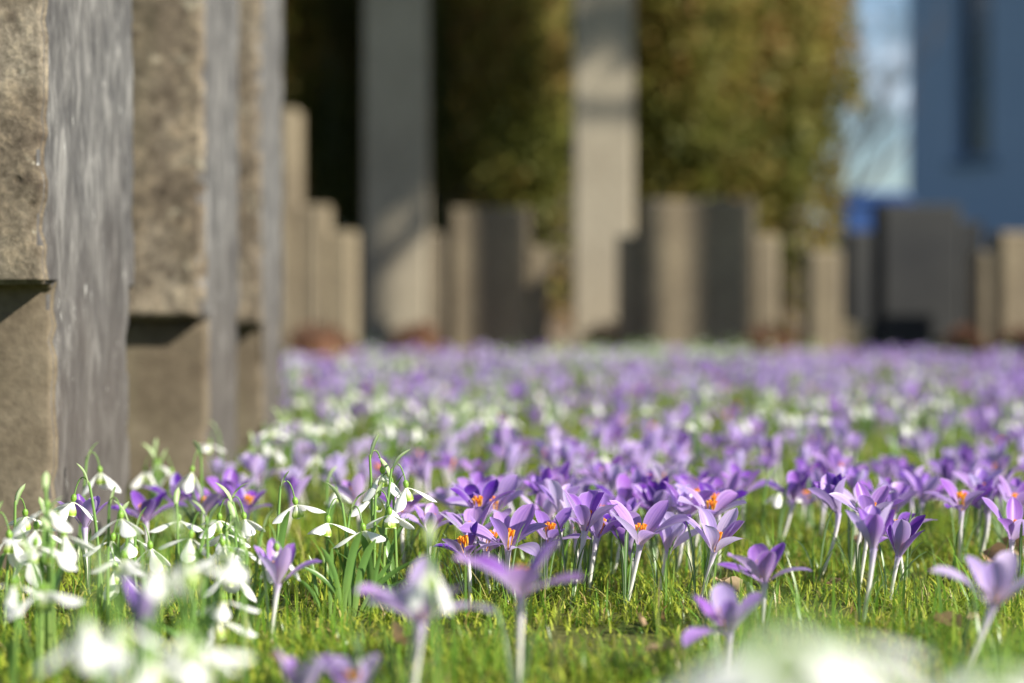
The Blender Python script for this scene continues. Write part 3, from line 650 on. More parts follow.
def field(kind, pts, gen, nproto, n_parts, n_indiv, group, lab):
    protos = [gen(2000 + s) for s in range(nproto)]
    pm = [[(nm, mb.mesh(kind + '_' + nm, [mt]), mt) for nm, mb, mt in p] for p in protos]
    jm = []
    for p in protos[:nproto]:
        (V, Fc, A, M), mats = joined(p); jm.append(arrays_to_mesh(kind, V, Fc, A, M, mats))
    rg = random.Random(77)
    for i, (x, y) in enumerate(pts[:n_indiv]):
        k = pick(rg, nproto, x, y, kind); rz = rg.uniform(0, 2 * PI); sc = rg.uniform(.76, 1.02)
        if i < n_parts: o = plant(kind, pm[k], (x, y, 0), None, None, rz, sc)
        else: o = link(kind, jm[k], None, (x, y, 0), rz, sc)
        tag(o, lab(x, y), kind, group)
    lowp = [joined(gen(2000 + s, True)) for s in range(nproto)]
    J = MB(); mats = lowp[0][1]
    for (x, y) in pts[n_indiv:]:
        (V, Fc, A, M), mt = lowp[pick(rg, nproto, x, y, kind)]; a = rg.uniform(0, 2 * PI); sc = rg.uniform(.84, 1.15); c, s = math.cos(a), math.sin(a)
        W = np.stack([(V[:, 0] * c - V[:, 1] * s) * sc + x, (V[:, 0] * s + V[:, 1] * c) * sc + y, V[:, 2] * sc], -1)
        n0 = J.n; J.v.append(W.astype(np.float32)); J.f.append(Fc + n0); J.n += len(V); J.m.append(M)
        for kk in A: J.a[kk].append(A[kk])
    if J.n:
        V, Fc, A, M = J.arrays(); return arrays_to_mesh(kind + '_carpet', V, Fc, A, M, mats)
WORD = {'left': 'on the left, behind the nearest stones', 'middle': 'in the middle of the lawn', 'right': 'on the right of the lawn'}
def lab_c(x, y): return ('soft focus lilac crocus just behind the front rows, ' if y < 2.6 else 'small blurred lilac crocus in the far flower carpet, ') + WORD[zone(x, y)]
def lab_s(x, y): return ('soft focus snowdrop just behind the front rows, ' if y < 2.6 else 'small blurred snowdrop in the far flower carpet, ') + WORD[zone(x, y)]
nc = 298 - len(HC) - NFILL; ns = 298 - len(HS) - NEXTRA
me = field('crocus', C, generic_crocus, 12, 110, nc, 'crocuses of the flower carpet', lab_c)
if me: tag(link('crocus_carpet', me), 'far lilac and violet crocuses merging into a carpet before the grey stones', 'crocuses', kind='stuff')
me = field('snowdrop', S, generic_snow, 9, 90, ns, 'snowdrops of the flower carpet', lab_s)
if me: tag(link('snowdrop_carpet', me), 'far white snowdrops scattered in the carpet before the grey stones', 'snowdrops', kind='stuff')

# ------------------------------------------------------------------ ground, grass, moss
def sheet(name, x0, x1, y0, y1, z, mat, nx=2, ny=2, kind='structure', bumpf=None):
    xs = np.linspace(x0, x1, nx); ys = np.linspace(y0, y1, ny)
    XX, YY = np.meshgrid(xs, ys, indexing='ij'); ZZ = np.full_like(XX, z)
    if bumpf is not None: ZZ = ZZ + np.vectorize(bumpf)(XX, YY)
    mb = MB(); mb.add(np.stack([XX, YY, ZZ], -1).reshape(-1, 3), grid_faces(nx, ny)[:, ::1])
    o = link(name, mb.mesh(name, [mat])); tag(o, kind=kind); return o
sheet('ground', -600, 600, -300, 900, -0.004, 'ground')
def blades(n, y0, y1, hmin, hmax, w, seed, tone_fn, lean=0.6, seg=3, moss=False, margin=.42, xmin=None):
    g = np.random.default_rng(seed)
    y = np.sqrt(g.uniform(y0 ** 2, y1 ** 2, n)); x = g.uniform(-1, 1, n) * (.27 * y + margin)
    # clumping
    cl = np.array([noise.noise(Vector((a * 9, b * 9, 1.0))) for a, b in zip(x, y)]); cl2 = np.array([noise.noise(Vector((a * 30, b * 30, 4.0))) for a, b in zip(x, y)])
    keep = g.random(n) < np.clip(.62 + cl * 1.0 + cl2 * .6, .12, 1)
    if xmin is not None: keep &= ~((x < -.375) & (y > 1.6) & (y < 3.4))
    x, y, cl = x[keep], y[keep], cl[keep]; n = len(x)
    h = g.uniform(hmin, hmax, n) * (1 + .5 * cl); a = g.uniform(0, 2 * PI, n); ln = g.uniform(.05, 1, n) ** 1.3 * lean * h * 1.6
    ww = w * g.uniform(.6, 1.3, n); fa = a + PI / 2 + g.uniform(-.5, .5, n)
    t = np.linspace(0, 1, seg + 1)
    cx = x[:, None] + np.cos(a)[:, None] * ln[:, None] * t ** 1.8; cy = y[:, None] + np.sin(a)[:, None] * ln[:, None] * t ** 1.8
    cz = h[:, None] * (t - .28 * (ln / h / 1.6)[:, None] * t ** 3) - .002
    hw = ww[:, None] / 2 * (1 - t ** 1.6 * .92)
    L = np.stack([cx - np.cos(fa)[:, None] * hw, cy - np.sin(fa)[:, None] * hw, cz], -1); Rr = np.stack([cx + np.cos(fa)[:, None] * hw, cy + np.sin(fa)[:, None] * hw, cz], -1)
    V = np.stack([L, Rr], 2).reshape(-1, 3)
    base = (np.arange(n) * 2 * (seg + 1))[:, None]; k = np.arange(seg)[None] * 2
    Fq = np.stack([base + k, base + k + 1, base + k + 3, base + k + 2], -1).reshape(-1, 4)
    tn = np.repeat(np.clip(tone_fn(g, n, cl), 0, 1), 2 * (seg + 1)); u = np.tile(np.repeat(t, 2), n)
    return V, Fq, u, tn
def gt(g, n, cl):
    t = g.normal(.48, .20, n) + cl * .18; dry = g.random(n) < .09; return np.where(dry, g.uniform(.85, 1, n), np.minimum(t, .8))
def mt_(g, n, cl):
    t = g.normal(.5, .2, n) - cl * .25; dry = g.random(n) < .06; return np.where(dry, g.uniform(.88, 1, n), np.minimum(t, .85))
G = MB()
for args in ((15500, .45, 1.25, .010, .030, .0014, 1, gt, .9, 4), (2000, .45, 1.7, .035, .058, .0019, 11, gt, .6, 5), (20000, 1.2, 2.0, .007, .026, .0013, 2, gt, 1.0, 4), (15500, 2.0, 3.2, .010, .032, .0019, 3, gt, .8, 3), (22000, 3.2, 8.6, .010, .032, .0034, 4, gt, .7, 2)):
    V, Fq, u, tn = blades(*args, xmin=True); G.add(V, Fq, u, .5, tn)
tag(link('grass', G.mesh('grass', ['grass'])), 'short sunlit green grass between the flowers', 'grass', kind='stuff')
Mo = MB()
for args in ((58000, .45, 1.25, .004, .014, .0022, 21, mt_, 1.3, 2), (86000, 1.2, 2.0, .004, .014, .0019, 22, mt_, 1.3, 2), (27000, 2.0, 3.4, .005, .014, .0034, 23, mt_, 1.2, 1), (18000, 3.4, 8.6, .006, .016, .007, 24, mt_, 1.2, 1)):
    V, Fq, u, tn = blades(*args, xmin=True); Mo.add(V, Fq, u, .5, tn)
tag(link('moss', Mo.mesh('moss', ['moss'])), 'yellow-green moss covering the soil under the grass', 'moss', kind='stuff')

# taller broad grass in front (blurred) and single longer blades
def dead_leaf(px, py, size, tone, seed, label, rz=None, zz=.010):
    rg = random.Random(seed); d = dground(py) ; nu, nv = 9, 7
    t = np.linspace(0, 1, nu); v = np.linspace(-1, 1, nv); w = size * .33 * np.sin(PI * np.clip(t, .02, .985)) ** .8
    curl = rg.uniform(.5, 1.2); Xl = (t[:, None] - .5) * size * np.ones(nv); Yl = w[:, None] * v
    Zl = w[:, None] * curl * v ** 2 + size * .25 * ((t - .5) ** 2)[:, None] + size * .05 * np.sin(t * 11 + seed)[:, None] * v
    mb = MB(); mb.add(np.stack([Xl, Yl, Zl], -1).reshape(-1, 3), grid_faces(nu, nv), np.repeat(t, nv), np.tile((v + 1) / 2, nu), tone)
    o = link('dry_leaf', mb.mesh('dry_leaf', ['dead']), None, (X(px, d), d, zz)); o.rotation_euler = (rg.uniform(-.6, .6) + .5, rg.uniform(-.5, .5), rg.uniform(0, 6.28) if rz is None else rz)
    tag(o, label, 'dead leaf', 'dry leaves in the grass'); return o
for i, a in enumerate(((732, 606, .024, .95, 'curled cream dry leaf left of the soft focus violet crocus'), (722, 598, .016, .7, 'small dry leaf beside the curled cream one'),
    (662, 672, .022, .75, 'blurred tan dry leaf low in the grass right of centre'), (398, 662, .034, .55, 'upright brown dry leaf behind the blurred pale crocus stem'),
    (865, 560, .026, .25, 'reddish brown dry leaf behind the two goblet crocuses'), (1000, 575, .030, .45, 'brown dry leaf near the right frame edge, larger one'),
    (1016, 562, .026, .2, 'dark dry leaf at the right frame edge'), (948, 645, .024, .4, 'blurred brown dry leaf left of the slanting stem'),
    (975, 640, .013, .8, 'small tan leaf scrap right of the slanting stem'), (285, 690, .030, .3, 'dark brown dry leaf at the bottom edge, left of centre'),
    (640, 640, .012, .6, 'tiny brown leaf scrap in the open grass below the wide pair'), (835, 600, .012, .5, 'tiny leaf scrap left of the goblet stems'))):
    dead_leaf(a[0], a[1], a[2], a[3], 30 + i, a[4], zz=.012)

# ------------------------------------------------------------------ boxes with soft edges (stones)
def prism(mb, outline, y0, y1, mi_face=0, mi_side=0, bev=0.004, sidefn=None, jit=0.0, seed=0):
    """outline in x,z (counter clockwise seen from -y), extruded y0..y1 with a chamfer"""
    pts = np.array(outline, float); n = len(pts)
    prev = np.roll(pts, 1, 0); nxt = np.roll(pts, -1, 0)
    e1 = pts - prev; e2 = nxt - pts; e1 /= np.linalg.norm(e1, axis=1, keepdims=True); e2 /= np.linalg.norm(e2, axis=1, keepdims=True)
    n1 = np.stack([-e1[:, 1], e1[:, 0]], 1); n2 = np.stack([-e2[:, 1], e2[:, 0]], 1)
    inn = pts + bev * (n1 + n2) / (1 + (n1 * n2).sum(1, keepdims=True) + 1e-6)
    def ring(p, y): return np.stack([p[:, 0], np.full(n, y), p[:, 1]], 1)
    V = np.concatenate([ring(inn, y0), ring(pts, y0 + bev), ring(pts, y1 - bev), ring(inn, y1)])
    Fq = []; 
    for r in range(3):
        for j in range(n): k = (j + 1) % n; Fq.append((r * n + j, (r + 1) * n + j, (r + 1) * n + k, r * n + k))
    return V, Fq, n
def slab(name, outline, y0, y1, mat, bev=.004, side=None):
    """one closed stone mesh; side: (material) for faces looking right or left"""
    V, Fq, n = prism(None, outline, y0, y1, bev=bev)
    me = bpy.data.meshes.new(name)
    faces = [tuple(f) for f in Fq] + [tuple(range(n)), tuple(range(4 * n - 1, 3 * n - 1, -1))]
    me.from_pydata([tuple(v) for v in V], [], faces); me.update()
    import bmesh
    bm = bmesh.new(); bm.from_mesh(me); bmesh.ops.recalc_face_normals(bm, faces=bm.faces)
    ngon = [f for f in bm.faces if len(f.verts) > 4]
    if ngon: bmesh.ops.triangulate(bm, faces=ngon)
    bm.to_mesh(me); bm.free()
    me.materials.append(MAT[mat])
    if side:
        me.materials.append(MAT[side])
        for p in me.polygons:
            if abs(p.normal.x) > .6: p.material_index = 1
    return me
def rect(x0, x1, z0, z1): return [(x0, z0), (x1, z0), (x1, z1), (x0, z1)]

# near stones on the left: heavy blocks, the upper half oversails the lower one
def rough_block(name, x0, x1, y0, y1, z0, z1, seed, amp=.0022, step=.012, side=True, facemat='stone', bev=.004):
    """box whose faces are finely divided and slightly worn"""
    import bmesh
    bm = bmesh.new(); bmesh.ops.create_cube(bm, size=1.0)
    for v in bm.verts: v.co = Vector(((x0 + x1) / 2 + v.co.x * (x1 - x0), (y0 + y1) / 2 + v.co.y * (y1 - y0), (z0 + z1) / 2 + v.co.z * (z1 - z0)))
    bmesh.ops.bevel(bm, geom=bm.edges[:], offset=bev, segments=2, affect='EDGES')
    for axis, lo, hi in ((0, x0, x1), (1, y0, y1), (2, z0, z1)):
        c = lo + step
        while c < hi - step * .5:
            pl = [0, 0, 0]; pl[axis] = c; no = [0, 0, 0]; no[axis] = 1
            bmesh.ops.bisect_plane(bm, geom=bm.verts[:] + bm.edges[:] + bm.faces[:], plane_co=pl, plane_no=no); c += step
    bm.normal_update()
    for v in bm.verts:
        p = v.co * 22 + Vector((seed, 0, 0)); q = Vector((v.co.x * 70, v.co.y * 70, v.co.z * 12)) + Vector((0, seed, 0))
        nx = abs(v.normal.x)
        v.co += v.normal * (amp * noise.noise(p) + amp * .9 * noise.noise(q) * (1 if nx > .5 else .4))
        edge = sum(1 for a, lo, hi in ((v.co.x, x0, x1), (v.co.y, y0, y1), (v.co.z, z0, z1)) if min(abs(a - lo), abs(a - hi)) < bev * 1.6)
        if edge >= 2: v.co -= v.normal * max(0, noise.noise(v.co * 60 + Vector((seed, seed, 0))) * .008)
    me = bpy.data.meshes.new(name); bm.to_mesh(me); bm.free()
    me.polygons.foreach_set('use_smooth', np.ones(len(me.polygons), bool))
    me.materials.append(MAT[facemat]); me.materials.append(MAT['stone_grey'])
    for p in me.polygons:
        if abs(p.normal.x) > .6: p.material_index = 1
    return me
def near_stone(xr, y0, y1, zs, ztop, width, rec, seed, label):
    import bmesh
    yc = (y0 + y1) / 2; hw = width / 2; hd = (y1 - y0) / 2; step = .013
    prof = [(-hd + rec, -.05), (hd - rec, -.05), (hd - rec, zs), (hd, zs), (hd, ztop), (-hd, ztop), (-hd, zs), (-hd + rec, zs)]
    bm = bmesh.new(); A = [bm.verts.new((-hw, a, b)) for a, b in prof]; B = [bm.verts.new((hw, a, b)) for a, b in prof]
    bm.faces.new(A[::-1]); bm.faces.new(B)
    for k in range(8): bm.faces.new((A[k], A[(k + 1) % 8], B[(k + 1) % 8], B[k]))
    bmesh.ops.recalc_face_normals(bm, faces=bm.faces)
    bmesh.ops.bevel(bm, geom=bm.edges[:], offset=.003, segments=2, affect='EDGES')
    for axis, lo, hi in ((0, -hw, hw), (1, -hd, hd), (2, -.05, ztop)):
        c = lo + step
        while c < hi - step * .5:
            pl = [0, 0, 0]; pl[axis] = c; no = [0, 0, 0]; no[axis] = 1
            bmesh.ops.bisect_plane(bm, geom=bm.verts[:] + bm.edges[:] + bm.faces[:], plane_co=pl, plane_no=no); c += step
    bm.normal_update()
    for v in bm.verts:
        nx = abs(v.normal.x); low = v.co.z < zs; ye = hd - rec if low else hd
        v.co += v.normal * (.0016 * noise.noise(v.co * 24 + Vector((seed, 0, 0))) + .0012 * noise.noise(Vector((v.co.x * 60, v.co.y * 30, v.co.z * 16)) + Vector((0, seed, 0))) * (1 if nx > .5 else .3))
        if hw - abs(v.co.x) < .005 and ye - abs(v.co.y) < .005:
            ch = max(0, noise.noise(Vector((seed, v.co.y * 9, v.co.z * 45)))) * .016
            v.co.x -= math.copysign(ch, v.co.x); v.co.y -= math.copysign(ch * .8, v.co.y)
    me = bpy.data.meshes.new('gravestone'); bm.to_mesh(me); bm.free()
    me.polygons.foreach_set('use_smooth', np.ones(len(me.polygons), bool))
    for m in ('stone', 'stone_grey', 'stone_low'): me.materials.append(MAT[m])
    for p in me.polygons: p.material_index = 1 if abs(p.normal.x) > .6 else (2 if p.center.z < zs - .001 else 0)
    o = link('gravestone', me, None, (xr - width / 2, yc, 0)); tag(o, label, 'gravestone', 'stepped stone blocks in the left row')
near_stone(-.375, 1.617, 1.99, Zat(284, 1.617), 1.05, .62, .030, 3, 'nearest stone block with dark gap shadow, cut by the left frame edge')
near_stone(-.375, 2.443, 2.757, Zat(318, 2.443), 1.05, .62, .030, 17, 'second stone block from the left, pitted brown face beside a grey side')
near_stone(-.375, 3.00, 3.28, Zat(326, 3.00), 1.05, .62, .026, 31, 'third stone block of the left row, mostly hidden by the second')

# ------------------------------------------------------------------ far stepped gravestones
def stepped(name, cols, d, thick, label, mat='farstone', group='stepped gravestones in the far row', rot=0.0):
    """cols: list of (px0, px1, py_top) steps from left to right, as one outline; centre of the slab is a part, the shoulders too"""
    x0 = X(cols[0][0], d); x1 = X(cols[-1][1], d); cx = (x0 + x1) / 2
    root = empty('gravestone', (cx, d, 0), rot); tag(root, label, 'gravestone', group)
    tops = [Zat(c[2], d) for c in cols]; zmax = max(tops)
    for i, (a, b, t) in enumerate(cols):
        z = Zat(t, d); tall = z > zmax - .02; th = thick if tall else thick * .78
        nm = 'slab' if tall else 'shoulder'
        gap = .0015
        link(nm, slab(nm, rect(X(a, d) - cx + (gap if i else 0), X(b, d) - cx, -.05, z), -th / 2, th / 2, mat, bev=.012), root)
    return root
stepped('a', [(262, 300, 112), (300.5, 330, 206), (330.5, 357, 232)], 7.6, .26, 'tall stepped gravestone right behind the left row of blocks')
stepped('b', [(428, 451, 233), (451.5, 530, 209), (530.5, 548, 248)], 8.6, .24, 'stepped gravestone between the two tall pillars')
stepped('c', [(618, 640, 236), (640.5, 752, 201), (752.5, 776, 236)], 8.3, .24, 'broad stepped gravestone right of the second tall pillar')
stepped('d', [(806, 838, 251), (838.5, 866, 322)], 7.7, .20, 'narrow pale gravestone with a low step, left of the dark one')
stepped('e', [(846, 876, 232), (876.5, 954, 206), (954.5, 978, 222)], 8.7, .26, 'large dark gravestone, tree shadow painted into its grey, in front of the blue container', mat='dark_shaded')
stepped('f', [(974, 992, 252), (992.5, 1060, 233), (1060.5, 1082, 250)], 8.2, .24, 'pale gravestone cut by the right frame edge')

# two tall pillars
def pillar(px0, px1, d, base_py, label, h=3.1):
    w = X(px1, d) - X(px0, d); cx = (X(px0, d) + X(px1, d)) / 2
    root = empty('stone_pillar', (cx, d, 0)); tag(root, label, 'pillar', 'tall stone pillars before the evergreens')
    link('shaft', slab('pillar_shaft', [(-w / 2 * 1.02, .10), (w / 2 * 1.02, .10), (w / 2 * .97, h), (-w / 2 * .97, h)], -w * .42, w * .42, 'column', bev=.012), root)
    link('plinth', slab('pillar_plinth', rect(-w * .56, w * .56, -.05, .098), -w * .5, w * .5, 'column', bev=.012), root)
    link('arm', slab('pillar_arm', rect(-w * 1.5, w * 1.5, h + .002, h + w), -w * .42, w * .42, 'column', bev=.012), root)
    link('head', slab('pillar_head', rect(-w / 2 * .97, w / 2 * .97, h + w + .002, h + w * 2), -w * .42, w * .42, 'column', bev=.012), root)
pillar(366, 428, 9.2, 330, 'left tall stone pillar, bluish in shade down its left side')
pillar(573, 632, 9.4, 330, 'right tall stone pillar, brightly sunlit near its foot')

# ------------------------------------------------------------------ foliage clumps
def leaf_cloud(n, radii, centre, size, seed, shell=.35, flat=1.0, core=True, gaps=.25, nfreq=1.6):
    g = np.random.default_rng(seed); mb = MB()
    v = g.normal(size=(n, 3)); v /= np.linalg.norm(v, axis=1, keepdims=True)
    r = 1 - shell * g.random(n) ** 1.5
    nn = np.array([noise.noise(Vector((a * nfreq * radii[0] + seed, b * nfreq * radii[1], c * nfreq * radii[2]))) for a, b, c in v])
    r = r * (1 + .22 * nn); keep = g.random(n) > gaps * (nn < -.1)
    v, r = v[keep], r[keep]; n = len(r)
    P = v * r[:, None] * np.array(radii) + np.array(centre)
    A = g.normal(size=(n, 3)); A /= np.linalg.norm(A, axis=1, keepdims=True); B = np.cross(A, g.normal(size=(n, 3))); B /= np.linalg.norm(B, axis=1, keepdims=True)
    s = size * g.uniform(.5, 1.3, n)[:, None]; A = A * s; B = B * s * .45
    V = np.stack([P - A, P + B, P + A, P - B], 1).reshape(-1, 3)
    Fq = np.arange(n * 4).reshape(-1, 4); tone = np.repeat(g.random(n), 4)
    mb.add(V, Fq, .5, .5, tone)
    if core:
        nu, nv = 14, 18; th = np.linspace(.02, PI - .02, nu); ph = np.arange(nv) / nv * 2 * PI
        C = np.stack([np.sin(th)[:, None] * np.cos(ph), np.sin(th)[:, None] * np.sin(ph), np.cos(th)[:, None] * np.ones(nv)], -1).reshape(-1, 3)
        C = C * (np.array(radii) * .74) * (1 + .12 * np.array([noise.noise(Vector(c * 3)) for c in C]))[:, None] + np.array(centre)
        mb.add(C, grid_faces(nu, nv, True), .5, .5, g.random(len(C)))
    return mb
def evergreen(x, y, rx, ry, h, seed, mat, label, n=15000, size=.038):
    root = empty('evergreen_tree', (x, y, 0)); tag(root, label, 'tree', 'evergreen trees behind the stones')
    link('crown', leaf_cloud(int(n * 1.8), (rx, ry, h / 2 * 1.03), (0, 0, h / 2 - .05), size, seed, shell=.3, nfreq=2.2).mesh('evergreen_crown', [mat], smooth=False), root)
    tr = MB(); tube(tr, np.array([(0, 0, -.1), (0.02, 0, 1.0), (0, 0.03, h * .6)]), [.16, .13, .05], 10); link('trunk', tr.mesh('evergreen_trunk', ['bark']), root)
evergreen(-2.05, 11.6, .95, .9, 6.5, 41, 'hedge', 'evergreen hidden behind the left row of blocks')
evergreen(-.92, 12.9, .62, .7, 6.8, 42, 'darkhedge', 'dark evergreen left of the left pillar', 11000)
evergreen(-1.42, 11.3, .35, .45, 5.2, 47, 'hedge', 'slim olive evergreen beside the tall stepped gravestone', 7000)
evergreen(-.36, 11.6, .42, .5, 7.0, 43, 'darkhedge', 'dark evergreen between the two pillars', 9000)
evergreen(.16, 10.75, .52, .6, 6.4, 44, 'hedge', 'olive evergreen behind the right pillar', 12000)
evergreen(1.0, 11.3, .62, .8, 6.8, 45, 'hedge', 'olive and rust coloured evergreen behind the broad gravestone', 15000)
evergreen(1.58, 11.6, .46, .6, 6.5, 46, 'hedge', 'rust tinged evergreen at the edge of the blue sky', 12000)
evergreen(.72, 13.0, .8, .6, 6.9, 50, 'darkhedge', 'dark evergreen closing the gap behind the right pillar', 9000)
evergreen(1.45, 13.6, .62, .6, 6.9, 51, 'darkhedge', 'dark evergreen behind the rust tinged one', 8000)
evergreen(-.1, 14.6, 1.1, .8, 7.2, 48, 'darkhedge', 'dark evergreen deep behind the pillars', 9000, .09)
evergreen(-1.6, 14.6, 1.1, .8, 7.2, 49, 'darkhedge', 'dark evergreen deep behind the left stones', 9000, .09)

# rust-brown heather cushions at the feet of the stones
for i, (px0, px1, pyt, d, lab) in enumerate(((284, 352, 322, 7.2, 'pinkish brown heather cushion before the tall stepped gravestone'), (392, 440, 321, 8.3, 'rust heather cushion at the foot of the left pillar'),
    (578, 648, 322, 8.6, 'rust heather cushion at the foot of the right pillar'), (742, 812, 324, 7.7, 'broad terracotta coloured heather cushion left of the narrow gravestone'),
    (946, 986, 328, 7.8, 'small rust heather cushion right of the dark gravestone'), (996, 1040, 328, 7.7, 'heather cushion before the pale gravestone at the right edge'))):
    w = X(px1, d) - X(px0, d); zt = max(Zat(pyt, d), .12)
    o = link('heather', leaf_cloud(3200, (w * .62, .16, zt), (0, 0, 0), .012, 60 + i, shell=.5, nfreq=9).mesh('heather', ['heather'], smooth=False), None, ((X(px0, d) + X(px1, d)) / 2, d, 0))
    tag(o, lab, 'heather', 'heather cushions at the stones')
sheet('grave_bed', -4.5, 4.5, 7.75, 10.3, 0.0, 'bed', kind='structure')

# ------------------------------------------------------------------ bare trees: branches recursive
def branch(mb, p, d, L, r, depth, rg, k=6, spread=.55, up=.12):
    n = 4; P = [np.array(p, float)]; dd = np.array(d, float)
    for i in range(n):
        dd = dd + np.array([rg.uniform(-.13, .13), rg.uniform(-.13, .13), rg.uniform(-.05, .09)]); dd /= np.linalg.norm(dd); P.append(P[-1] + dd * L / n)
    tube(mb, np.array(P), np.linspace(r, r * .62, n + 1), max(3, k))
    if depth == 0: return
    for j in range(rg.choice((2, 3, 3))):
        s = rg.choice((2, 3, 4)); a = rg.uniform(0, 2 * PI)
        nd = dd + spread * 1.3 * np.array([math.cos(a), math.sin(a), rg.uniform(-.2, .5)]) + np.array([0, 0, up]); nd /= np.linalg.norm(nd)
        branch(mb, P[s], nd, L * rg.uniform(.62, .82), r * .55, depth - 1, rg, k - 1, spread, up)
def bare_tree(x, y, h0, r, depth, seed, label, name='bare_tree', L=None, tilt=(0, 0), group=None, foliage=None):
    root = empty(name, (x, y, 0)); tag(root, label, 'tree', group)
    rg = random.Random(seed); tr = MB(); top = np.array([tilt[0] * h0, tilt[1] * h0, h0])
    tube(tr, bez((0, 0, -.1), top * .5 + np.array([rg.uniform(-.05, .05) * (0 if group else 1), 0, 0]), top, 8), np.linspace(r * 1.15, r * .8, 8), 12)
    link('trunk', tr.mesh('trunk', ['bark']), root)
    lb = MB(); L = L or h0 * .45
    for j in range(5):
        a = j * 1.26 + rg.uniform(-.3, .3); branch(lb, top - np.array([0, 0, rg.uniform(0, .3) * h0 * .3]), (math.cos(a) * .7, math.sin(a) * .7, .75), L, r * .5, depth, rg)
    link('crown', lb.mesh('branches', ['bark']), root)
    if foliage: link('foliage', leaf_cloud(foliage[0], foliage[1], (top[0], top[1], h0 + foliage[2]), foliage[3], seed, shell=.85, core=False, gaps=.6, nfreq=1.2).mesh('foliage', ['darkhedge'], smooth=False), root)
bare_tree(3.55, 24.5, 1.6, .08, 4, 4, 'bare twiggy tree against the blue sky beside the blue building', L=1.2)
bare_tree(8.0, 50.0, 2.6, .15, 5, 8, 'larger bare tree behind, seen through the twigs of the nearer one', L=2.3)

# trees to the right of the picture whose shadows fall across the stones
SD = (math.sin(R(60)), -math.cos(R(60)))
EL = 33.0
def shade_tree(lat, along, r, h0, seed, label, fol=None):
    # lat: distance of the shadow line from the origin; along: how far the tree stands towards the sun
    x = lat * -SD[1] + along * SD[0]; y = lat * SD[0] + along * SD[1]
    bare_tree(x, y, h0, r, 2, seed, label, name='pine_tree', L=.5, group='young pines right of the lawn', foliage=fol)
shade_tree(7.32, 1.6, .075, 5.7, 71, 'slim young pine right of the lawn, nearest to the camera', (1500, (.6, .6, .9), 1.3, .075))
shade_tree(7.52, 2.4, .072, 5.7, 72, 'slim young pine right of the lawn, middle of three', (8000, (.8, .8, 1.1), 1.0, .075))
shade_tree(8.52, 3.4, .07, 6.25, 73, 'thicker young pine right of the lawn, farthest of three', (5000, (.5, .5, 1.0), 1.1, .075))

# ------------------------------------------------------------------ blue building far right
def boxmesh(name, x0, x1, y0, y1, z0, z1, mat, bev=0.01):
    return slab(name, rect(x0, x1, z0, z1), y0, y1, mat, bev=bev)
D = 40.0; cx = X(907, D)
ang = math.atan2(-.75, .66)
bl = empty('blue_building', (cx, D, 0), ang); tag(bl, 'pale blue rendered building in shade at the right edge', 'building')
# local +x runs along the facade (to the right and towards the camera), local -y faces the viewer side
wx0, wx1 = 1.16, 1.98; wz0 = Zat(160, D - .9); wz1 = 7.1; Wd = 11.0; Hh = 8.6
for (a, b, c, e) in ((0, wx0, -.1, Hh), (wx1, 5.2, -.1, Hh), (wx0, wx1, -.1, wz0), (wx0, wx1, wz1, Hh), (5.2 + wx1 - wx0, Wd, -.1, Hh), (5.2, 5.2 + wx1 - wx0, -.1, wz0), (5.2, 5.2 + wx1 - wx0, wz1, Hh)):
    pass
outline_strips = [(0, wx0, -.1, Hh), (wx0, wx1, -.1, wz0), (wx0, wx1, wz1, Hh), (wx1, 5.2, -.1, Hh), (5.2, 6.02, -.1, wz0), (5.2, 6.02, wz1, Hh), (6.02, Wd, -.1, Hh)]
import bmesh
bm = bmesh.new()
for (a, b, c, e) in outline_strips:
    r = bmesh.ops.create_cube(bm, size=1.0)
    for v in r['verts']: v.co = Vector(((a + b) / 2 + v.co.x * (b - a), .2 + v.co.y * .4, (c + e) / 2 + v.co.z * (e - c)))
for (a, b, c, e) in ((0, .4, .4, 9), (Wd - .4, Wd, .4, 9), (.4, Wd - .4, 8.6, 9)):
    r = bmesh.ops.create_cube(bm, size=1.0)
    for v in r['verts']: v.co = Vector(((a + b) / 2 + v.co.x * (b - a), (c + e) / 2 + v.co.y * (e - c), Hh / 2 - .05 + v.co.z * (Hh + .1)))
bmesh.ops.remove_doubles(bm, verts=bm.verts, dist=.0005)
seen = {}
dup = []
for f in bm.faces:
    k = tuple(round(x, 3) for x in f.calc_center_median()); 
    if k in seen: dup += [f, seen[k]]
    seen[k] = f
bmesh.ops.delete(bm, geom=list(set(dup)), context='FACES')
me = bpy.data.meshes.new('wall'); bm.to_mesh(me); bm.free(); me.materials.append(MAT['bluewall']); link('wall', me, bl)
for wx in (wx0, 5.2):
    fr = empty('window', (wx, 0, 0)); fr.parent = bl
    w = wx1 - wx0
    bm = bmesh.new()
    for (a, b, c, e) in ((0, .07, wz0, wz1), (w - .07, w, wz0, wz1), (.07, w - .07, wz0, wz0 + .08), (.07, w - .07, wz1 - .08, wz1), (.07, w - .07, wz0 + 1.35, wz0 + 1.41), (.07, w - .07, wz0 + 2.65, wz0 + 2.71)):
        r = bmesh.ops.create_cube(bm, size=1.0)
        for v in r['verts']: v.co = Vector(((a + b) / 2 + v.co.x * (b - a - .002), .25 + v.co.y * .06, (c + e) / 2 + v.co.z * (e - c - .002)))
    me = bpy.data.meshes.new('window_frame'); bm.to_mesh(me); bm.free(); me.materials.append(MAT['trim'])
    link('frame', me, fr)
    link('pane', boxmesh('pane', .02, w - .02, .262, .272, wz0 + .02, wz1 - .02, 'glass', .001), fr)
    link('sill', boxmesh('sill', -.12, w + .12, -.10, -.003, wz0 - .14, wz0 - .03, 'trim', .01), fr)
rm = MB(); ov = .45
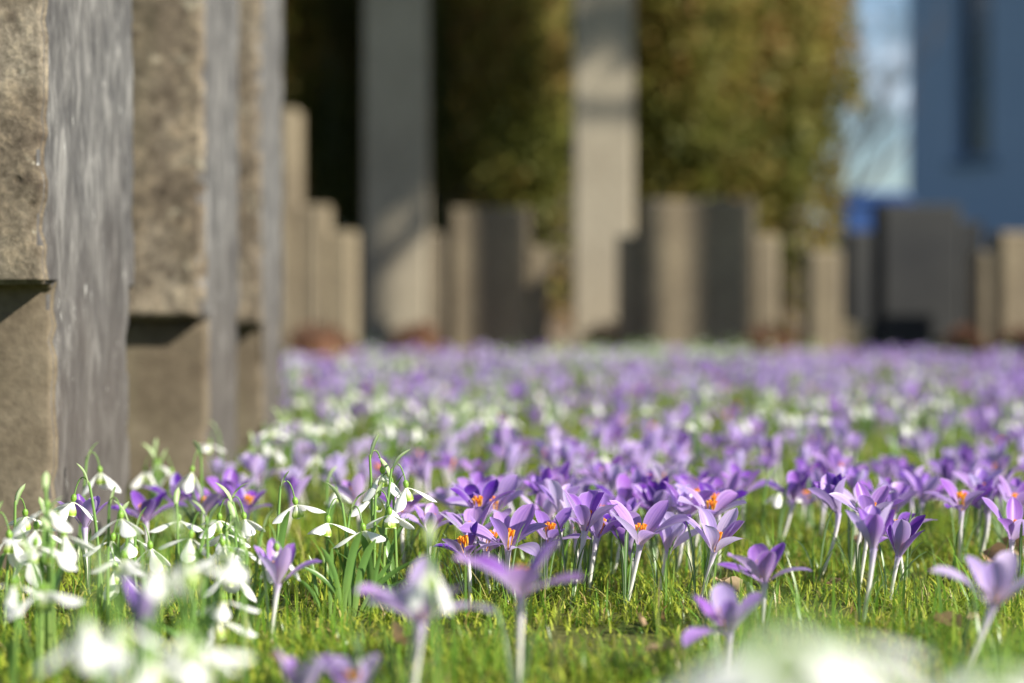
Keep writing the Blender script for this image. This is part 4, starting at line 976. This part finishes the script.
V = [(-ov, -ov, Hh - .05), (Wd + ov, -ov, Hh - .05), (Wd + ov, 4.7, Hh + 3.6), (-ov, 4.7, Hh + 3.6), (Wd + ov, 9.4 + ov, Hh - .05), (-ov, 9.4 + ov, Hh - .05)]
V2 = [(a, b, c + .18) for a, b, c in V]
rm.add(np.array(V + V2), [(0, 3, 2, 1), (3, 5, 4, 2), (6, 7, 8, 9), (9, 8, 10, 11), (0, 1, 7, 6), (5, 11, 10, 4), (0, 6, 9, 3), (3, 9, 11, 5), (1, 2, 8, 7), (2, 4, 10, 8)])
link('roof', rm.mesh('roof', ['rooftile'], smooth=False), bl)
# blue container
dc = 22.0; x0 = X(838, dc); x1 = x0 + .72; zt = Zat(206, dc)
ct = empty('blue_container', ((x0 + x1) / 2, dc, 0)); tag(ct, 'bright blue waste container behind the dark gravestone', 'container')
hw = (x1 - x0) / 2
link('body', slab('container_body', [(-hw * .88, .16), (hw * .88, .16), (hw, zt), (-hw, zt)], -.4, .4, 'bluepaint', bev=.02), ct)
link('lid', slab('container_lid', [(-hw - .03, zt + .003), (hw + .03, zt + .003), (hw * .8, zt + .13), (-hw * .8, zt + .13)], -.44, .44, 'bluepaint', bev=.02), ct)
for sx in (-1, 1):
    for sy in (-.28, .28):
        mb = MB(); P = np.array([(sx * hw * .65 - .025, sy, .08), (sx * hw * .65 + .025, sy, .08)]); tube(mb, np.array([P[0], P[0], P[1], P[1]]) + np.array([[-.001, 0, 0], [0, 0, 0], [0, 0, 0], [.001, 0, 0]]), [.01, .08, .08, .01], 12)
        link('wheel', mb.mesh('wheel', ['rubber']), ct)

# ------------------------------------------------------------------ light, sky, camera
sun = bpy.data.lights.new('sun', 'SUN'); sun.energy = 5.0; sun.angle = R(.53); sun.color = (1.0, .93, .82)
so = bpy.data.objects.new('sun', sun); col.objects.link(so)
sv = Vector((SD[0] * math.cos(R(EL)), SD[1] * math.cos(R(EL)), math.sin(R(EL))))
so.rotation_euler = sv.to_track_quat('Z', 'Y').to_euler(); so.location = sv * 20
w = bpy.data.worlds.new('World'); scene.world = w; w.use_nodes = True; nt = w.node_tree
bg = nt.nodes['Background']; sky = nt.nodes.new('ShaderNodeTexSky'); sky.sky_type = 'NISHITA'; sky.sun_disc = False
sky.sun_elevation = R(EL); sky.sun_rotation = math.atan2(SD[0], SD[1]); sky.air_density = 1.0; sky.dust_density = .1; sky.ozone_density = 3.0
# thin broken cloud low in the sky
tc = nt.nodes.new('ShaderNodeTexCoord'); mp = nt.nodes.new('ShaderNodeMapping'); mp.inputs['Scale'].default_value = (1, 1, 2.6); nt.links.new(tc.outputs['Generated'], mp.inputs[0])
cn = nt.nodes.new('ShaderNodeTexNoise'); cn.inputs['Scale'].default_value = 9.0; cn.inputs['Detail'].default_value = 5.0; nt.links.new(mp.outputs[0], cn.inputs['Vector'])
cr = nt.nodes.new('ShaderNodeValToRGB'); cr.color_ramp.elements[0].position = .55; cr.color_ramp.elements[1].position = .72; nt.links.new(cn.outputs['Fac'], cr.inputs[0])
mx = nt.nodes.new('ShaderNodeMix'); mx.data_type = 'RGBA'; nt.links.new(cr.outputs[0], mx.inputs[0]); nt.links.new(sky.outputs[0], mx.inputs[6]); mx.inputs[7].default_value = (15, 17.5, 21, 1)
nt.links.new(mx.outputs[2], bg.inputs['Color']); bg.inputs['Strength'].default_value = .05

cam = bpy.data.cameras.new('camera'); co = bpy.data.objects.new('camera', cam); col.objects.link(co); scene.camera = co
cam.sensor_width = 36; cam.lens = 36 * F / 1024; cam.clip_start = .02; cam.clip_end = 2000
co.location = (0, 0, CAMZ); co.rotation_euler = (R(90) - math.atan(31.5 / F), 0, 0)
cam.dof.use_dof = True; cam.dof.focus_distance = 1.44; cam.dof.aperture_fstop = cam.lens / 19.0
scene.view_settings.view_transform = 'Standard'; scene.view_settings.look = 'None'; scene.view_settings.gamma = 1; scene.view_settings.exposure = 1.05
scene.cycles.max_bounces = 8; scene.cycles.transparent_max_bounces = 8
scene.cycles.use_denoising = True
scene.render.film_transparent = False
